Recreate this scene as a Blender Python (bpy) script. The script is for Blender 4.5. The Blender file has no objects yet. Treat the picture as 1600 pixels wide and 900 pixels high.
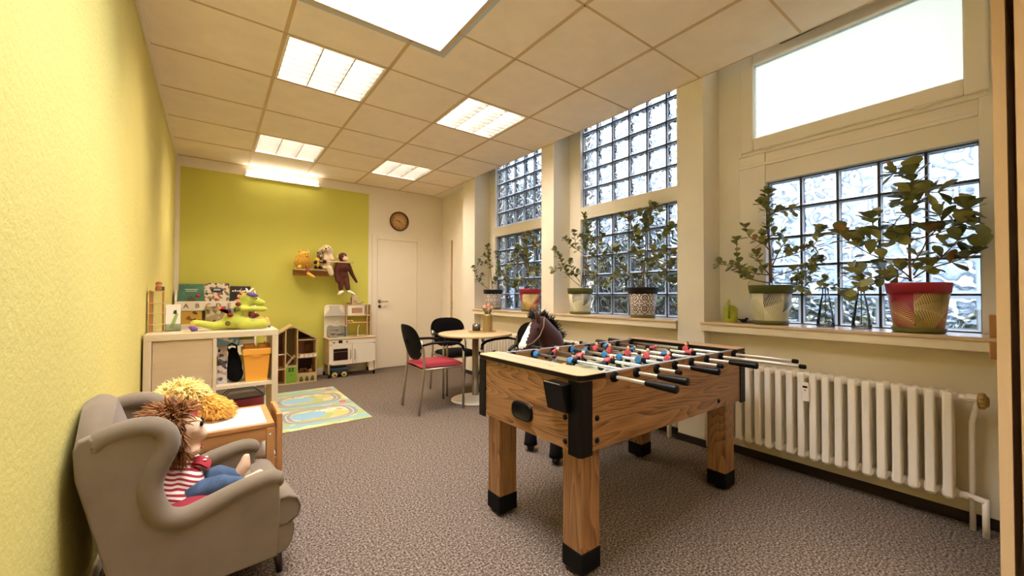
import bpy, bmesh, math, random
from mathutils import Vector, Matrix, Euler, Quaternion
SC = bpy.context.scene
COL = SC.collection
PI = math.pi
rnd = random.Random(7)

# ------------------------------------------------------------------ helpers
def rad(d): return math.radians(d)
def lin(c):
    return tuple((v/12.92 if v <= .04045 else ((v+.055)/1.055)**2.4) for v in c)
def hx(s):
    s = s.lstrip('#')
    return lin(tuple(int(s[i:i+2], 16)/255 for i in (0, 2, 4))) + (1,)

WM = {}          # world matrices of things and parts by object name
def thing(name, label, cat, loc=(0, 0, 0), rz=0, group=None):
    o = bpy.data.objects.new(name, None); COL.objects.link(o)
    o.empty_display_size = .05
    o.location = loc; o.rotation_euler = (0, 0, rz)
    o['label'] = label; o['category'] = cat
    if group: o['group'] = group
    WM[o.name] = Matrix.Translation(loc) @ Matrix.Rotation(rz, 4, 'Z')
    return o
def tag(o, label, cat, group=None):
    o['label'] = label; o['category'] = cat
    if group: o['group'] = group
    return o
def struct(o):
    o['kind'] = 'structure'; return o
def copy_tree(o, parent=None, loc=None, rz=None, label=None):
    c = o.copy(); COL.objects.link(c)
    if parent is not None: c.parent = parent
    if loc is not None: c.location = loc
    if rz is not None: c.rotation_euler = (0, 0, rz)
    if label: c['label'] = label
    for ch in list(o.children): copy_tree(ch, c)
    return c

class MB:
    """Collects shapes into one mesh."""
    def __init__(s): s.bm = bmesh.new()
    def _fin(s, geom_faces, m, smooth):
        for f in geom_faces:
            f.material_index = m; f.smooth = smooth
    def box(s, x0, x1, y0, y1, z0, z1, m=0, bev=0, seg=2, M=None, smooth=False):
        M0 = Matrix.Translation(((x0+x1)/2, (y0+y1)/2, (z0+z1)/2)) @ Matrix.Diagonal((abs(x1-x0), abs(y1-y0), abs(z1-z0), 1))
        n0 = len(s.bm.faces)
        r = bmesh.ops.create_cube(s.bm, size=1, matrix=M0)
        vs = r['verts']
        if bev > 0:
            es = list({e for v in vs for e in v.link_edges})
            b = bmesh.ops.bevel(s.bm, geom=es, offset=min(bev, .49*min(abs(x1-x0), abs(y1-y0), abs(z1-z0))), segments=seg, affect='EDGES', profile=.5, clamp_overlap=True)
        s.bm.faces.ensure_lookup_table()
        fs = list(s.bm.faces)[n0:]
        vv = {v for f in fs for v in f.verts}
        if M is not None: bmesh.ops.transform(s.bm, matrix=M, verts=list(vv))
        s._fin(fs, m, smooth)
        return vv
    def raw(s, verts, faces, m=0, smooth=False):
        vs = [s.bm.verts.new(v) for v in verts]
        fs = []
        for f in faces:
            try: fs.append(s.bm.faces.new([vs[i] for i in f]))
            except ValueError: pass
        s._fin(fs, m, smooth)
        return vs
    def tube(s, path, r, n=8, m=0, caps=True, smooth=True, flat=None):
        path = [Vector(p) for p in path]
        rs = list(r) if isinstance(r, (list, tuple)) else [r]*len(path)
        k = len(path)
        T = []
        for i in range(k):
            a = path[max(i-1, 0)]; b = path[min(i+1, k-1)]
            t = b-a
            T.append(t.normalized() if t.length > 1e-9 else Vector((0, 0, 1)))
        up = Vector((0, 0, 1)) if abs(T[0].z) < .9 else Vector((1, 0, 0))
        u = (up - T[0]*up.dot(T[0])).normalized()
        rings = []
        for i in range(k):
            if i:
                q = T[i-1].rotation_difference(T[i]); u = q @ u
                u = (u - T[i]*u.dot(T[i])).normalized()
            v = T[i].cross(u)
            fx, fy = (1, 1) if flat is None else flat
            rings.append([s.bm.verts.new(path[i] + (u*math.cos(2*PI*j/n)*fx + v*math.sin(2*PI*j/n)*fy)*rs[i]) for j in range(n)])
        fs = []
        for i in range(k-1):
            for j in range(n):
                fs.append(s.bm.faces.new((rings[i][j], rings[i][(j+1) % n], rings[i+1][(j+1) % n], rings[i+1][j])))
        s._fin(fs, m, smooth)
        if caps:
            s._fin([s.bm.faces.new(rings[0][::-1]), s.bm.faces.new(rings[-1])], m, False)
    def lathe(s, prof, n=24, c=(0, 0, 0), m=0, smooth=True, axis='z', mats=None):
        c = Vector(c); rings = []
        def P(r, z, a):
            x, y = r*math.cos(a), r*math.sin(a)
            if axis == 'z': return c+Vector((x, y, z))
            if axis == 'y': return c+Vector((x, z, y))
            return c+Vector((z, x, y))
        for (r, z) in prof:
            if r < 1e-6: rings.append([s.bm.verts.new(P(0, z, 0))])
            else: rings.append([s.bm.verts.new(P(r, z, 2*PI*j/n)) for j in range(n)])
        for i in range(len(prof)-1):
            a, b = rings[i], rings[i+1]; fs = []
            for j in range(n):
                j2 = (j+1) % n
                if len(a) == 1 and len(b) == 1: continue
                if len(a) == 1: fs.append(s.bm.faces.new((a[0], b[j2], b[j])))
                elif len(b) == 1: fs.append(s.bm.faces.new((a[j], a[j2], b[0])))
                else: fs.append(s.bm.faces.new((a[j], a[j2], b[j2], b[j])))
            s._fin(fs, mats[i] if mats else m, smooth)
    def cyl(s, p0, p1, r, n=16, m=0, smooth=True, r1=None):
        s.tube([p0, p1], [r, r if r1 is None else r1], n, m, True, smooth)
    def ell(s, c, r, m=0, rot=None, u=16, v=10):
        rr = (r, r, r) if not isinstance(r, (tuple, list)) else r
        M = Matrix.Translation(c) @ (Euler(rot).to_matrix().to_4x4() if rot else Matrix()) @ Matrix.Diagonal((*rr, 1))
        q = bmesh.ops.create_uvsphere(s.bm, u_segments=u, v_segments=v, radius=1, matrix=M)
        s._fin({f for w in q['verts'] for f in w.link_faces}, m, True)
    def prism(s, pts, axis, a0, a1, m=0, bev=0, M=None, smooth=False):
        """Extrude a 2-D outline. axis x: pts are (y,z); y: (x,z); z: (x,y)."""
        def P(p, a):
            if axis == 'x': return (a, p[0], p[1])
            if axis == 'y': return (p[0], a, p[1])
            return (p[0], p[1], a)
        n1 = len(s.bm.faces); n = len(pts)
        A = [s.bm.verts.new(P(p, a0)) for p in pts]; B = [s.bm.verts.new(P(p, a1)) for p in pts]
        fs = [s.bm.faces.new(A), s.bm.faces.new(B[::-1])]
        for i in range(n):
            j = (i+1) % n
            fs.append(s.bm.faces.new((A[j], A[i], B[i], B[j])))
        bmesh.ops.recalc_face_normals(s.bm, faces=fs)
        if bev > 0:
            es = [e for f in fs[:2] for e in f.edges]
            bmesh.ops.bevel(s.bm, geom=es, offset=bev, segments=3, affect='EDGES', profile=.5, clamp_overlap=True)
        s.bm.faces.ensure_lookup_table()
        allf = list(s.bm.faces)[n1:]
        if M is not None:
            bmesh.ops.transform(s.bm, matrix=M, verts=list({v for f in allf for v in f.verts}))
        s._fin(allf, m, smooth)
    def grid(s, fn, nu, nv, m=0, smooth=True, mf=None):
        vs = [[s.bm.verts.new(fn(i/nu, j/nv)) for j in range(nv+1)] for i in range(nu+1)]
        for i in range(nu):
            for j in range(nv):
                f = s.bm.faces.new((vs[i][j], vs[i+1][j], vs[i+1][j+1], vs[i][j+1]))
                f.smooth = smooth; f.material_index = mf((i+.5)/nu, (j+.5)/nv) if mf else m
    def build(s, name, mats, parent=None, world=False, keep=False):
        me = bpy.data.meshes.new(name)
        if world and parent is not None:
            s.bm.transform(WM[parent.name].inverted())
        s.bm.to_mesh(me)
        if not keep: s.bm.free()
        for m in (mats if isinstance(mats, (list, tuple)) else [mats]): me.materials.append(m)
        return link(name, me, parent)

def link(name, me, parent=None):
    o = bpy.data.objects.new(name, me); COL.objects.link(o)
    if parent is not None:
        o.parent = parent; WM[o.name] = WM.get(parent.name, Matrix())
    else: WM[o.name] = Matrix()
    return o

def bake(o):
    """Evaluate modifiers into a new mesh and delete the temp object."""
    bpy.context.view_layer.update()
    dg = bpy.context.evaluated_depsgraph_get()
    me = bpy.data.meshes.new_from_object(o.evaluated_get(dg))
    old = o.data
    bpy.data.objects.remove(o); bpy.data.meshes.remove(old)
    return me

def blob(name, prims, mats, parent=None, vox=.012, it=6, world=False, noise=0.0, fac=.5):
    """One continuous soft body from ellipsoids ('e', c, radii, rot, mat) and tapered limbs ('c', p0, p1, r0, r1, mat)."""
    mb = MB()
    for p in prims:
        if p[0] == 'e': mb.ell(p[1], p[2], rot=p[3], u=20, v=14)
        else:
            a, b = Vector(p[1]), Vector(p[2]); d = (b-a); L = d.length
            q = [a + d*t for t in (0, .25, .5, .75, 1)]
            mb.tube(q, [p[3]+(p[4]-p[3])*t for t in (0, .25, .5, .75, 1)], 14)
            mb.ell(a, p[3]*1.0, u=14, v=10); mb.ell(b, p[4]*1.0, u=14, v=10)
    if world and parent is not None: mb.bm.transform(WM[parent.name].inverted())
    me = bpy.data.meshes.new('tmp'); mb.bm.to_mesh(me); mb.bm.free()
    t = bpy.data.objects.new('tmp', me); COL.objects.link(t)
    r = t.modifiers.new('r', 'REMESH'); r.mode = 'VOXEL'; r.voxel_size = vox; r.use_smooth_shade = True
    sm = t.modifiers.new('s', 'SMOOTH'); sm.factor = fac; sm.iterations = it
    out = bake(t); out.name = name
    for m in mats: out.materials.append(m)
    inv = WM[parent.name] if (world and parent is not None) else Matrix()
    P = []
    for p in prims:
        if p[0] == 'e':
            P.append((0, Vector(p[1]), p[2] if isinstance(p[2], (tuple, list)) else (p[2],)*3, (Euler(p[3]).to_matrix().inverted() if p[3] else Matrix.Identity(3)), p[4]))
        else: P.append((1, Vector(p[1]), Vector(p[2]), (p[3], p[4]), p[5]))
    if len(mats) > 1:
        for f in out.polygons:
            c = inv @ f.center; best = 1e9; bm_ = 0
            for q in P:
                if q[0] == 0:
                    l = q[3] @ (c-q[1]); rr = q[2]
                    d = (math.sqrt((l.x/rr[0])**2+(l.y/rr[1])**2+(l.z/rr[2])**2)-1)*min(rr)
                else:
                    ab = q[2]-q[1]; t_ = max(0, min(1, (c-q[1]).dot(ab)/max(ab.length_squared, 1e-9)))
                    d = (c-(q[1]+ab*t_)).length-(q[3][0]+(q[3][1]-q[3][0])*t_)
                if d < best: best = d; bm_ = q[4]
            f.material_index = bm_
    for f in out.polygons: f.use_smooth = True
    return link(name, out, parent)

def strands(name, pts, mat, parent=None, length=.05, r=.003, seg=4, droop=.5, wild=.3, seed=1, world=False, n=3):
    """Hair or pile: tapered strands from (point, normal) pairs."""
    R_ = random.Random(seed); mb = MB()
    for p, nrm in pts:
        d = (Vector(nrm).normalized() + Vector((R_.uniform(-1, 1), R_.uniform(-1, 1), R_.uniform(-1, 1)))*wild).normalized()
        L = length*R_.uniform(.6, 1.15); q = Vector(p); path = [q.copy()]
        for i in range(seg):
            d = (d + Vector((R_.uniform(-1, 1)*.18, R_.uniform(-1, 1)*.18, -droop/seg + R_.uniform(-1, 1)*.12))).normalized()
            q = q + d*(L/seg); path.append(q.copy())
        rr = [r*(1-.8*(i/seg)**1.3) for i in range(seg+1)]
        mb.tube(path, rr, n, 0, True, True)
    return mb.build(name, mat, parent, world)

def surf_pts(c, r, n, seed=1, keep=None, rot=None):
    R_ = random.Random(seed); out = []
    rr = (r, r, r) if not isinstance(r, (tuple, list)) else r
    Mx = Euler(rot).to_matrix() if rot else Matrix.Identity(3)
    k = 0
    while len(out) < n and k < n*30:
        k += 1
        v = Vector((R_.gauss(0, 1), R_.gauss(0, 1), R_.gauss(0, 1))).normalized()
        p = Mx @ Vector((v.x*rr[0], v.y*rr[1], v.z*rr[2])); nn = Mx @ Vector((v.x/rr[0], v.y/rr[1], v.z/rr[2])).normalized()
        p = p + Vector(c)
        if keep is None or keep(p, nn): out.append((p, nn))
    return out

def text_mesh(name, s, size, mat, parent, loc, rot, depth=.001, align='CENTER'):
    cu = bpy.data.curves.new('t', 'FONT'); cu.body = s; cu.size = size; cu.extrude = depth
    cu.align_x = align; cu.align_y = 'CENTER'; cu.resolution_u = 3
    t = bpy.data.objects.new('t', cu); COL.objects.link(t)
    bpy.context.view_layer.update()
    me = bpy.data.meshes.new_from_object(t.evaluated_get(bpy.context.evaluated_depsgraph_get()))
    bpy.data.objects.remove(t); bpy.data.curves.remove(cu)
    me.materials.clear(); me.materials.append(mat)
    me.transform(WM[parent.name].inverted() @ Matrix.Translation(loc) @ Euler(rot).to_matrix().to_4x4())
    return link(name, me, parent)

# ------------------------------------------------------------------ materials
def newmat(name):
    m = bpy.data.materials.new(name); m.use_nodes = True
    nt = m.node_tree; b = nt.nodes['Principled BSDF']
    return m, nt, b
def N(nt, t, **kw):
    n = nt.nodes.new(t)
    for k, v in kw.items(): setattr(n, k, v)
    return n
def coords(nt, scale=(1, 1, 1), loc=(0, 0, 0), rot=(0, 0, 0), kind='Object'):
    tc = N(nt, 'ShaderNodeTexCoord'); mp = N(nt, 'ShaderNodeMapping')
    mp.inputs['Scale'].default_value = scale; mp.inputs['Location'].default_value = loc; mp.inputs['Rotation'].default_value = rot
    nt.links.new(tc.outputs[kind], mp.inputs['Vector'])
    return mp.outputs['Vector']
def ramp(nt, fac, stops, interp='LINEAR'):
    r = N(nt, 'ShaderNodeValToRGB'); cr = r.color_ramp; cr.interpolation = interp
    while len(cr.elements) < len(stops): cr.elements.new(.5)
    for e, (p, c) in zip(cr.elements, stops): e.position = p; e.color = c
    nt.links.new(fac, r.inputs['Fac']); return r.outputs['Color']
def noise(nt, vec, scale, detail=3, rough=.5):
    n = N(nt, 'ShaderNodeTexNoise'); n.inputs['Scale'].default_value = scale
    n.inputs['Detail'].default_value = detail; n.inputs['Roughness'].default_value = rough
    nt.links.new(vec, n.inputs['Vector']); return n.outputs['Fac']
def bump(nt, b, h, strength=.3, dist=.01):
    n = N(nt, 'ShaderNodeBump'); n.inputs['Strength'].default_value = strength; n.inputs['Distance'].default_value = dist
    nt.links.new(h, n.inputs['Height']); nt.links.new(n.outputs['Normal'], b.inputs['Normal'])
def pm(name, col, rough=.5, metal=0, var=0, vscale=8, bmp=0, bscale=60, bdist=.004, spec=.5, coat=0, sheen=0):
    m, nt, b = newmat(name); c = hx(col)
    b.inputs['Base Color'].default_value = c; b.inputs['Roughness'].default_value = rough; b.inputs['Metallic'].default_value = metal
    b.inputs['Specular IOR Level'].default_value = spec; b.inputs['Coat Weight'].default_value = coat; b.inputs['Sheen Weight'].default_value = sheen
    v = coords(nt)
    if var > 0:
        f = noise(nt, v, vscale, 4, .6)
        d = tuple(x*(1-var) for x in c[:3])+(1,); l = tuple(min(1, x*(1+var)) for x in c[:3])+(1,)
        nt.links.new(ramp(nt, f, [(.3, d), (.7, l)]), b.inputs['Base Color'])
    if bmp > 0: bump(nt, b, noise(nt, v, bscale, 3, .6), bmp, bdist)
    return m
def wood(name, base, dark, axis='x', scale=6, rough=.4, stretch=14, contrast=1.0, coat=0, cath=0.0, bmp=.05):
    """Grain running along the given axis: fine streaks over a few cathedral rings."""
    m, nt, b = newmat(name)
    i = 'xyz'.index(axis); sc = [stretch]*3; sc[i] = 1
    f1 = noise(nt, coords(nt, tuple(s*scale*.2 for s in sc)), 1.6, 5, .65)
    B, D = hx(base), hx(dark); Mi = tuple((x+y)/2 for x, y in zip(B, D))
    lo = .5-.25/contrast; hi = .5+.25/contrast
    if cath > 0:
        sc2 = [3.2]*3; sc2[i] = .42
        big = noise(nt, coords(nt, tuple(sc2), loc=(.31, .17, .43)), 1.5, 2, .4)
        w = N(nt, 'ShaderNodeMath', operation='MULTIPLY'); w.inputs[1].default_value = 42; nt.links.new(big, w.inputs[0])
        fr = N(nt, 'ShaderNodeMath', operation='FRACT'); nt.links.new(w.outputs[0], fr.inputs[0])
        fine = noise(nt, coords(nt, tuple((160 if k != i else 5) for k in range(3))), 1.0, 3, .7)
        a = N(nt, 'ShaderNodeMath', operation='MULTIPLY_ADD'); a.inputs[1].default_value = .45; nt.links.new(fr.outputs[0], a.inputs[0]); 
        a2 = N(nt, 'ShaderNodeMath', operation='MULTIPLY_ADD'); a2.inputs[1].default_value = .75; nt.links.new(fine, a2.inputs[0]); nt.links.new(f1, a2.inputs[2])
        nt.links.new(a2.outputs[0], a.inputs[2])
        h = a.outputs[0]
        col = ramp(nt, h, [(.62, B), (.86, B), (1.04 if False else .98, Mi), (1.0, D)])
        # normalise 0..~2 to 0..1
        d = N(nt, 'ShaderNodeMath', operation='MULTIPLY'); d.inputs[1].default_value = .62; nt.links.new(h, d.inputs[0])
        col = ramp(nt, d.outputs[0], [(.50, B), (.64, tuple(.72*x+.28*y for x, y in zip(B, D))), (.74, Mi), (.86, D)])
    else:
        h = f1; col = ramp(nt, h, [(lo, D), (.5, Mi), (hi, B)])
    nt.links.new(col, b.inputs['Base Color'])
    b.inputs['Roughness'].default_value = rough; b.inputs['Coat Weight'].default_value = coat
    if bmp: bump(nt, b, h, bmp, .002)
    return m
def emis(name, col, strength):
    m, nt, b = newmat(name); c = hx(col)
    b.inputs['Base Color'].default_value = c; b.inputs['Emission Color'].default_value = c; b.inputs['Emission Strength'].default_value = strength
    return m
# ------------------------------------------------------------------ palette
LIME = '#d6d04a'
M = {}
def plaster(name, col, bscale=90, strength=.5):
    m, nt, b = newmat(name)
    v = coords(nt); c = hx(col)
    f = noise(nt, v, 3, 3, .6)
    nt.links.new(ramp(nt, f, [(.3, tuple(x*.95 for x in c[:3])+(1,)), (.7, c)]), b.inputs['Base Color'])
    b.inputs['Roughness'].default_value = .85; b.inputs['Specular IOR Level'].default_value = .25
    h = noise(nt, v, bscale, 4, .65)
    bump(nt, b, h, strength, .006)
    return m
M['white_wall'] = plaster('plaster_cream', '#f3ebda', 70, .3)
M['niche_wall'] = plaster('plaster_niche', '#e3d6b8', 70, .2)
M['reveal'] = plaster('plaster_reveal', '#ece6da', 70, .2)
M['yellow_wall'] = plaster('plaster_yellow', '#d9cb76', 38, .55)
M['well'] = plaster('plaster_well', '#c4c8cc', 60, .4)

def back_wall_mat():
    """Cream plaster with the painted lime rectangle."""
    m, nt, b = newmat('plaster_back_painted')
    v = coords(nt)
    sp = N(nt, 'ShaderNodeSeparateXYZ'); nt.links.new(v, sp.inputs[0])
    def cmp(sock, op, val):
        n = N(nt, 'ShaderNodeMath', operation=op); nt.links.new(sock, n.inputs[0]); n.inputs[1].default_value = val; return n.outputs[0]
    def mul(a, c):
        n = N(nt, 'ShaderNodeMath', operation='MULTIPLY'); nt.links.new(a, n.inputs[0]); nt.links.new(c, n.inputs[1]); return n.outputs[0]
    k = mul(mul(cmp(sp.outputs['X'], 'GREATER_THAN', .045), cmp(sp.outputs['X'], 'LESS_THAN', 2.249)), cmp(sp.outputs['Z'], 'LESS_THAN', 2.672))
    mx = N(nt, 'ShaderNodeMix'); mx.data_type = 'RGBA'
    nt.links.new(k, mx.inputs[0]); mx.inputs[6].default_value = hx('#f3e9d8'); mx.inputs[7].default_value = hx('#d6d264')
    nt.links.new(mx.outputs[2], b.inputs['Base Color'])
    b.inputs['Roughness'].default_value = .85; b.inputs['Specular IOR Level'].default_value = .25
    bump(nt, b, noise(nt, v, 80, 4, .6), .25, .005)
    return m
M['back_wall'] = back_wall_mat()

def carpet_mat():
    m, nt, b = newmat('carpet_mottled')
    v = coords(nt)
    f = noise(nt, v, 105, 4, .7); g = noise(nt, v, 320, 3, .6)
    mx = N(nt, 'ShaderNodeMix'); mx.data_type = 'FLOAT'; mx.inputs[0].default_value = .35
    nt.links.new(f, mx.inputs[2]); nt.links.new(g, mx.inputs[3])
    nt.links.new(ramp(nt, mx.outputs[0], [(.41, hx('#2c2017')), (.47, hx('#57493d')), (.53, hx('#786a5d')), (.60, hx('#aa9c8c'))]), b.inputs['Base Color'])
    b.inputs['Roughness'].default_value = .97; b.inputs['Specular IOR Level'].default_value = .1
    bump(nt, b, mx.outputs[0], .5, .004)
    return m
M['carpet'] = carpet_mat()
M['tile'] = pm('ceiling_tile', '#f6e7d6', .9, var=.04, vscale=5, bmp=.25, bscale=150, bdist=.002, spec=.2)
M['tbar'] = pm('ceiling_grid', '#d2b488', .6)
M['white_paint'] = pm('white_paint', '#f1e7d3', .45)
M['frame_paint'] = pm('window_paint', '#f1e8da', .45)
M['skirt_dark'] = pm('skirting_dark', '#2a1d18', .7)
M['radiator'] = pm('radiator_enamel', '#f3ead8', .32)
M['sill_front'] = pm('sill_cream', '#f2e6cc', .5)
M['sill_top'] = wood('sill_marble', '#e3cdb0', '#cfae8c', 'y', 5, .25)
M['chrome'] = pm('chrome', '#e4e3e2', .28, 1)
M['steel'] = pm('satin_steel', '#b9ad9c', .38, .9)
M['black_plastic'] = pm('black_plastic', '#060404', .4, spec=.25)
M['black_rubber'] = pm('black_rubber', '#060404', .75, spec=.2)
M['black_fabric'] = pm('black_fabric', '#0b0808', .95, bmp=.2, bscale=300, spec=.2)
M['oak_x'] = wood('oak_veneer_x', '#a87b4b', '#633e22', 'x', 7, .38, 16, 1.1, .1, .38)
M['oak_y'] = wood('oak_veneer_y', '#a87b4b', '#633e22', 'y', 7, .38, 16, 1.1, .1, .38)
M['oak_z'] = wood('oak_veneer_z', '#a67949', '#633e22', 'z', 7, .38, 16, 1.1, .1, .3)
M['birch_x'] = wood('birch_x', '#d9bd8f', '#c4a374', 'x', 4, .5, 12)
M['birch_z'] = wood('birch_z', '#d9bd8f', '#c4a374', 'z', 4, .5, 12)
M['kallax'] = wood('light_oak_board', '#d9c8a6', '#cbb68f', 'x', 4, .5, 12)
M['kallax_z'] = wood('light_oak_board_z', '#d6c4a1', '#c8b28b', 'z', 4, .5, 12)
M['kallax_door'] = wood('light_oak_door', '#c8b08a', '#bda37b', 'x', 4, .45, 12)
M['pine'] = wood('pine_stained', '#c58f55', '#a8703a', 'x', 5, .45, 12)
M['pine_z'] = wood('pine_stained_z', '#c58f55', '#a8703a', 'z', 5, .45, 12)
M['cupboard'] = wood('cupboard_beech', '#dcc096', '#cdae80', 'z', 3, .45, 10)
M['white_lam'] = pm('white_laminate', '#f5ecdc', .3)
M['table_top'] = wood('table_maple', '#dcc298', '#cfb184', 'x', 4, .35, 10)
M['sofa'] = pm('grey_upholstery', '#7d6e5a', .92, var=.1, vscale=6, bmp=.35, bscale=420, bdist=.002, sheen=.15, spec=.2)
M['sofa_dark'] = pm('grey_piping', '#5c5144', .9)
M['dark_wood'] = pm('dark_wood', '#2b1a14', .4)
M['red_fabric'] = pm('red_fabric', '#9a2a33', .9, var=.08, vscale=40, bmp=.2, bscale=300)
M['glass'] = None
def glass_mat(name, tint, trans=.85, rough=.02):
    m, nt, b = newmat(name)
    out = nt.nodes['Material Output']
    t = N(nt, 'ShaderNodeBsdfTransparent'); t.inputs[0].default_value = hx(tint)
    g = N(nt, 'ShaderNodeBsdfGlossy'); g.inputs['Roughness'].default_value = rough
    fr = N(nt, 'ShaderNodeFresnel'); fr.inputs['IOR'].default_value = 1.45
    mp = N(nt, 'ShaderNodeMath', operation='MULTIPLY_ADD'); mp.inputs[1].default_value = 1; mp.inputs[2].default_value = 1-trans-.1
    mp.use_clamp = True
    nt.links.new(fr.outputs[0], mp.inputs[0])
    mx = N(nt, 'ShaderNodeMixShader'); nt.links.new(mp.outputs[0], mx.inputs[0])
    nt.links.new(t.outputs[0], mx.inputs[1]); nt.links.new(g.outputs[0], mx.inputs[2]); nt.links.new(mx.outputs[0], out.inputs['Surface'])
    return m
M['glass'] = glass_mat('clear_glass', '#fbfdfd', .93)
M['clear_plastic'] = glass_mat('clear_plastic', '#dfe6e4', .75, .08)
M['smoked_glass'] = glass_mat('smoked_glass', '#8a7a62', .7, .1)

def frosted():
    """Satin window pane lit by the sky behind it."""
    m, nt, b = newmat('satin_pane')
    out = nt.nodes['Material Output']
    t = N(nt, 'ShaderNodeBsdfTransparent'); t.inputs[0].default_value = hx('#8d908a')
    tl = N(nt, 'ShaderNodeBsdfTranslucent'); tl.inputs[0].default_value = hx('#8d908a')
    mx = N(nt, 'ShaderNodeMixShader'); mx.inputs[0].default_value = .5
    nt.links.new(t.outputs[0], mx.inputs[1]); nt.links.new(tl.outputs[0], mx.inputs[2]); nt.links.new(mx.outputs[0], out.inputs['Surface'])
    return m
M['pane'] = frosted()
M['roof_glass'] = glass_mat('roof_glass', '#fbfdff', .95)

def block_mats():
    """Glass blocks: wavy refracting face, pale glass rim, dark joints."""
    m, nt, b = newmat('glass_block_wavy')
    out = nt.nodes['Material Output']
    v = coords(nt)
    nz = N(nt, 'ShaderNodeTexNoise'); nz.inputs['Scale'].default_value = 16; nz.inputs['Detail'].default_value = 1.5; nz.inputs['Distortion'].default_value = 1.2
    nt.links.new(v, nz.inputs['Vector'])
    ra = N(nt, 'ShaderNodeBsdfRefraction'); ra.inputs['IOR'].default_value = 1.35; ra.inputs['Roughness'].default_value = .0
    ra.inputs['Color'].default_value = hx('#a9b8ca')
    bp = N(nt, 'ShaderNodeBump'); bp.inputs['Strength'].default_value = 1; bp.inputs['Distance'].default_value = .05
    nt.links.new(nz.outputs['Fac'], bp.inputs['Height']); nt.links.new(bp.outputs['Normal'], ra.inputs['Normal'])
    rid = noise(nt, v, 8.5, 1.3, .55)
    sb = N(nt, 'ShaderNodeMath', operation='SUBTRACT'); sb.inputs[1].default_value = .5; nt.links.new(rid, sb.inputs[0])
    ab = N(nt, 'ShaderNodeMath', operation='ABSOLUTE'); nt.links.new(sb.outputs[0], ab.inputs[0])
    thick = ramp(nt, ab.outputs[0], [(0, hx('#9ba0a4')), (.018, hx('#858a8f')), (.045, hx('#2c3237')), (.09, hx('#434a52')), (.17, hx('#555d65'))])  # refracted sky swirls painted into the tint, not actual glass thickness
    nt.links.new(thick, ra.inputs['Color'])
    tr = N(nt, 'ShaderNodeBsdfTransparent'); nt.links.new(thick, tr.inputs[0])
    gl = N(nt, 'ShaderNodeBsdfGlossy'); gl.inputs['Roughness'].default_value = .05; nt.links.new(bp.outputs['Normal'], gl.inputs['Normal'])
    m1 = N(nt, 'ShaderNodeMixShader'); m1.inputs[0].default_value = .62
    nt.links.new(tr.outputs[0], m1.inputs[1]); nt.links.new(ra.outputs[0], m1.inputs[2])
    m2 = N(nt, 'ShaderNodeMixShader'); m2.inputs[0].default_value = .08
    nt.links.new(m1.outputs[0], m2.inputs[1]); nt.links.new(gl.outputs[0], m2.inputs[2]); nt.links.new(m2.outputs[0], out.inputs['Surface'])
    M['block'] = m
    m, nt, b = newmat('glass_block_rim')
    out = nt.nodes['Material Output']
    tl = N(nt, 'ShaderNodeBsdfTranslucent'); tl.inputs[0].default_value = hx('#6c747d')
    tr = N(nt, 'ShaderNodeBsdfTransparent'); tr.inputs[0].default_value = hx('#616a74')
    gl = N(nt, 'ShaderNodeBsdfGlossy'); gl.inputs['Roughness'].default_value = .1
    m1 = N(nt, 'ShaderNodeMixShader'); m1.inputs[0].default_value = .55
    nt.links.new(tr.outputs[0], m1.inputs[1]); nt.links.new(tl.outputs[0], m1.inputs[2])
    m2 = N(nt, 'ShaderNodeMixShader'); m2.inputs[0].default_value = .12
    nt.links.new(m1.outputs[0], m2.inputs[1]); nt.links.new(gl.outputs[0], m2.inputs[2]); nt.links.new(m2.outputs[0], out.inputs['Surface'])
    M['block_rim'] = m
    M['joint'] = pm('block_joint', '#4a4038', .8)
block_mats()
M['lamp'] = emis('lamp_reflector', '#fff1e4', 22)
M['louvre'] = pm('louvre_aluminium', '#a8a49c', .4, 1)
M['lamp_case'] = pm('lamp_case', '#e9e2d4', .5)
M['tube_light'] = emis('tube_glow', '#fff6e8', 8)
# ------------------------------------------------------------------ camera
F_PX, YAW, PITCH, ROLL, CX = 626.2568, .6521, .0166, .0017, 810.185
CAM = Vector((.3657, 0, 1.1406))
c_, s_ = math.cos(YAW), math.sin(YAW)
r0 = Vector((c_, -s_, 0)); f0 = Vector((s_, c_, 0)); u0 = Vector((0, 0, 1))
Fw = math.cos(PITCH)*f0 + math.sin(PITCH)*u0; u1 = -math.sin(PITCH)*f0 + math.cos(PITCH)*u0
Rt = math.cos(ROLL)*r0 + math.sin(ROLL)*u1; Up = -math.sin(ROLL)*r0 + math.cos(ROLL)*u1
cd = bpy.data.cameras.new('camera'); cam = bpy.data.objects.new('camera', cd); COL.objects.link(cam)
mw = Matrix.Identity(4)
for i in range(3):
    mw[i][0] = Rt[i]; mw[i][1] = Up[i]; mw[i][2] = -Fw[i]; mw[i][3] = CAM[i]
cam.matrix_world = mw
cd.sensor_width = 36; cd.lens = F_PX/1600*36; cd.shift_x = (800-CX)/1600; cd.clip_start = .02; cd.clip_end = 100
SC.camera = cam

# ------------------------------------------------------------------ room shell
H = 2.80; YB = 6.235; XW = 3.3125; YF = -1.7; XG = 3.56
T = .6625; GX, GY = .716, 2.8987
b = MB(); b.box(-.1, 4.0, YF-.1, YB+.1, -.08, 0); struct(b.build('floor', M['carpet']))
b = MB(); b.box(-.15, 0, YF-.1, YB+.1, 0, 3.45); struct(b.build('wall_left', M['yellow_wall']))
b = MB(); b.box(-.1, 4.0, YB, YB+.15, 0, 3.45); struct(b.build('wall_back', M['back_wall']))
b = MB(); b.box(-.15, 4.0, YF-.15, YF, 0, 3.45); struct(b.build('wall_front', M['white_wall']))

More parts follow.
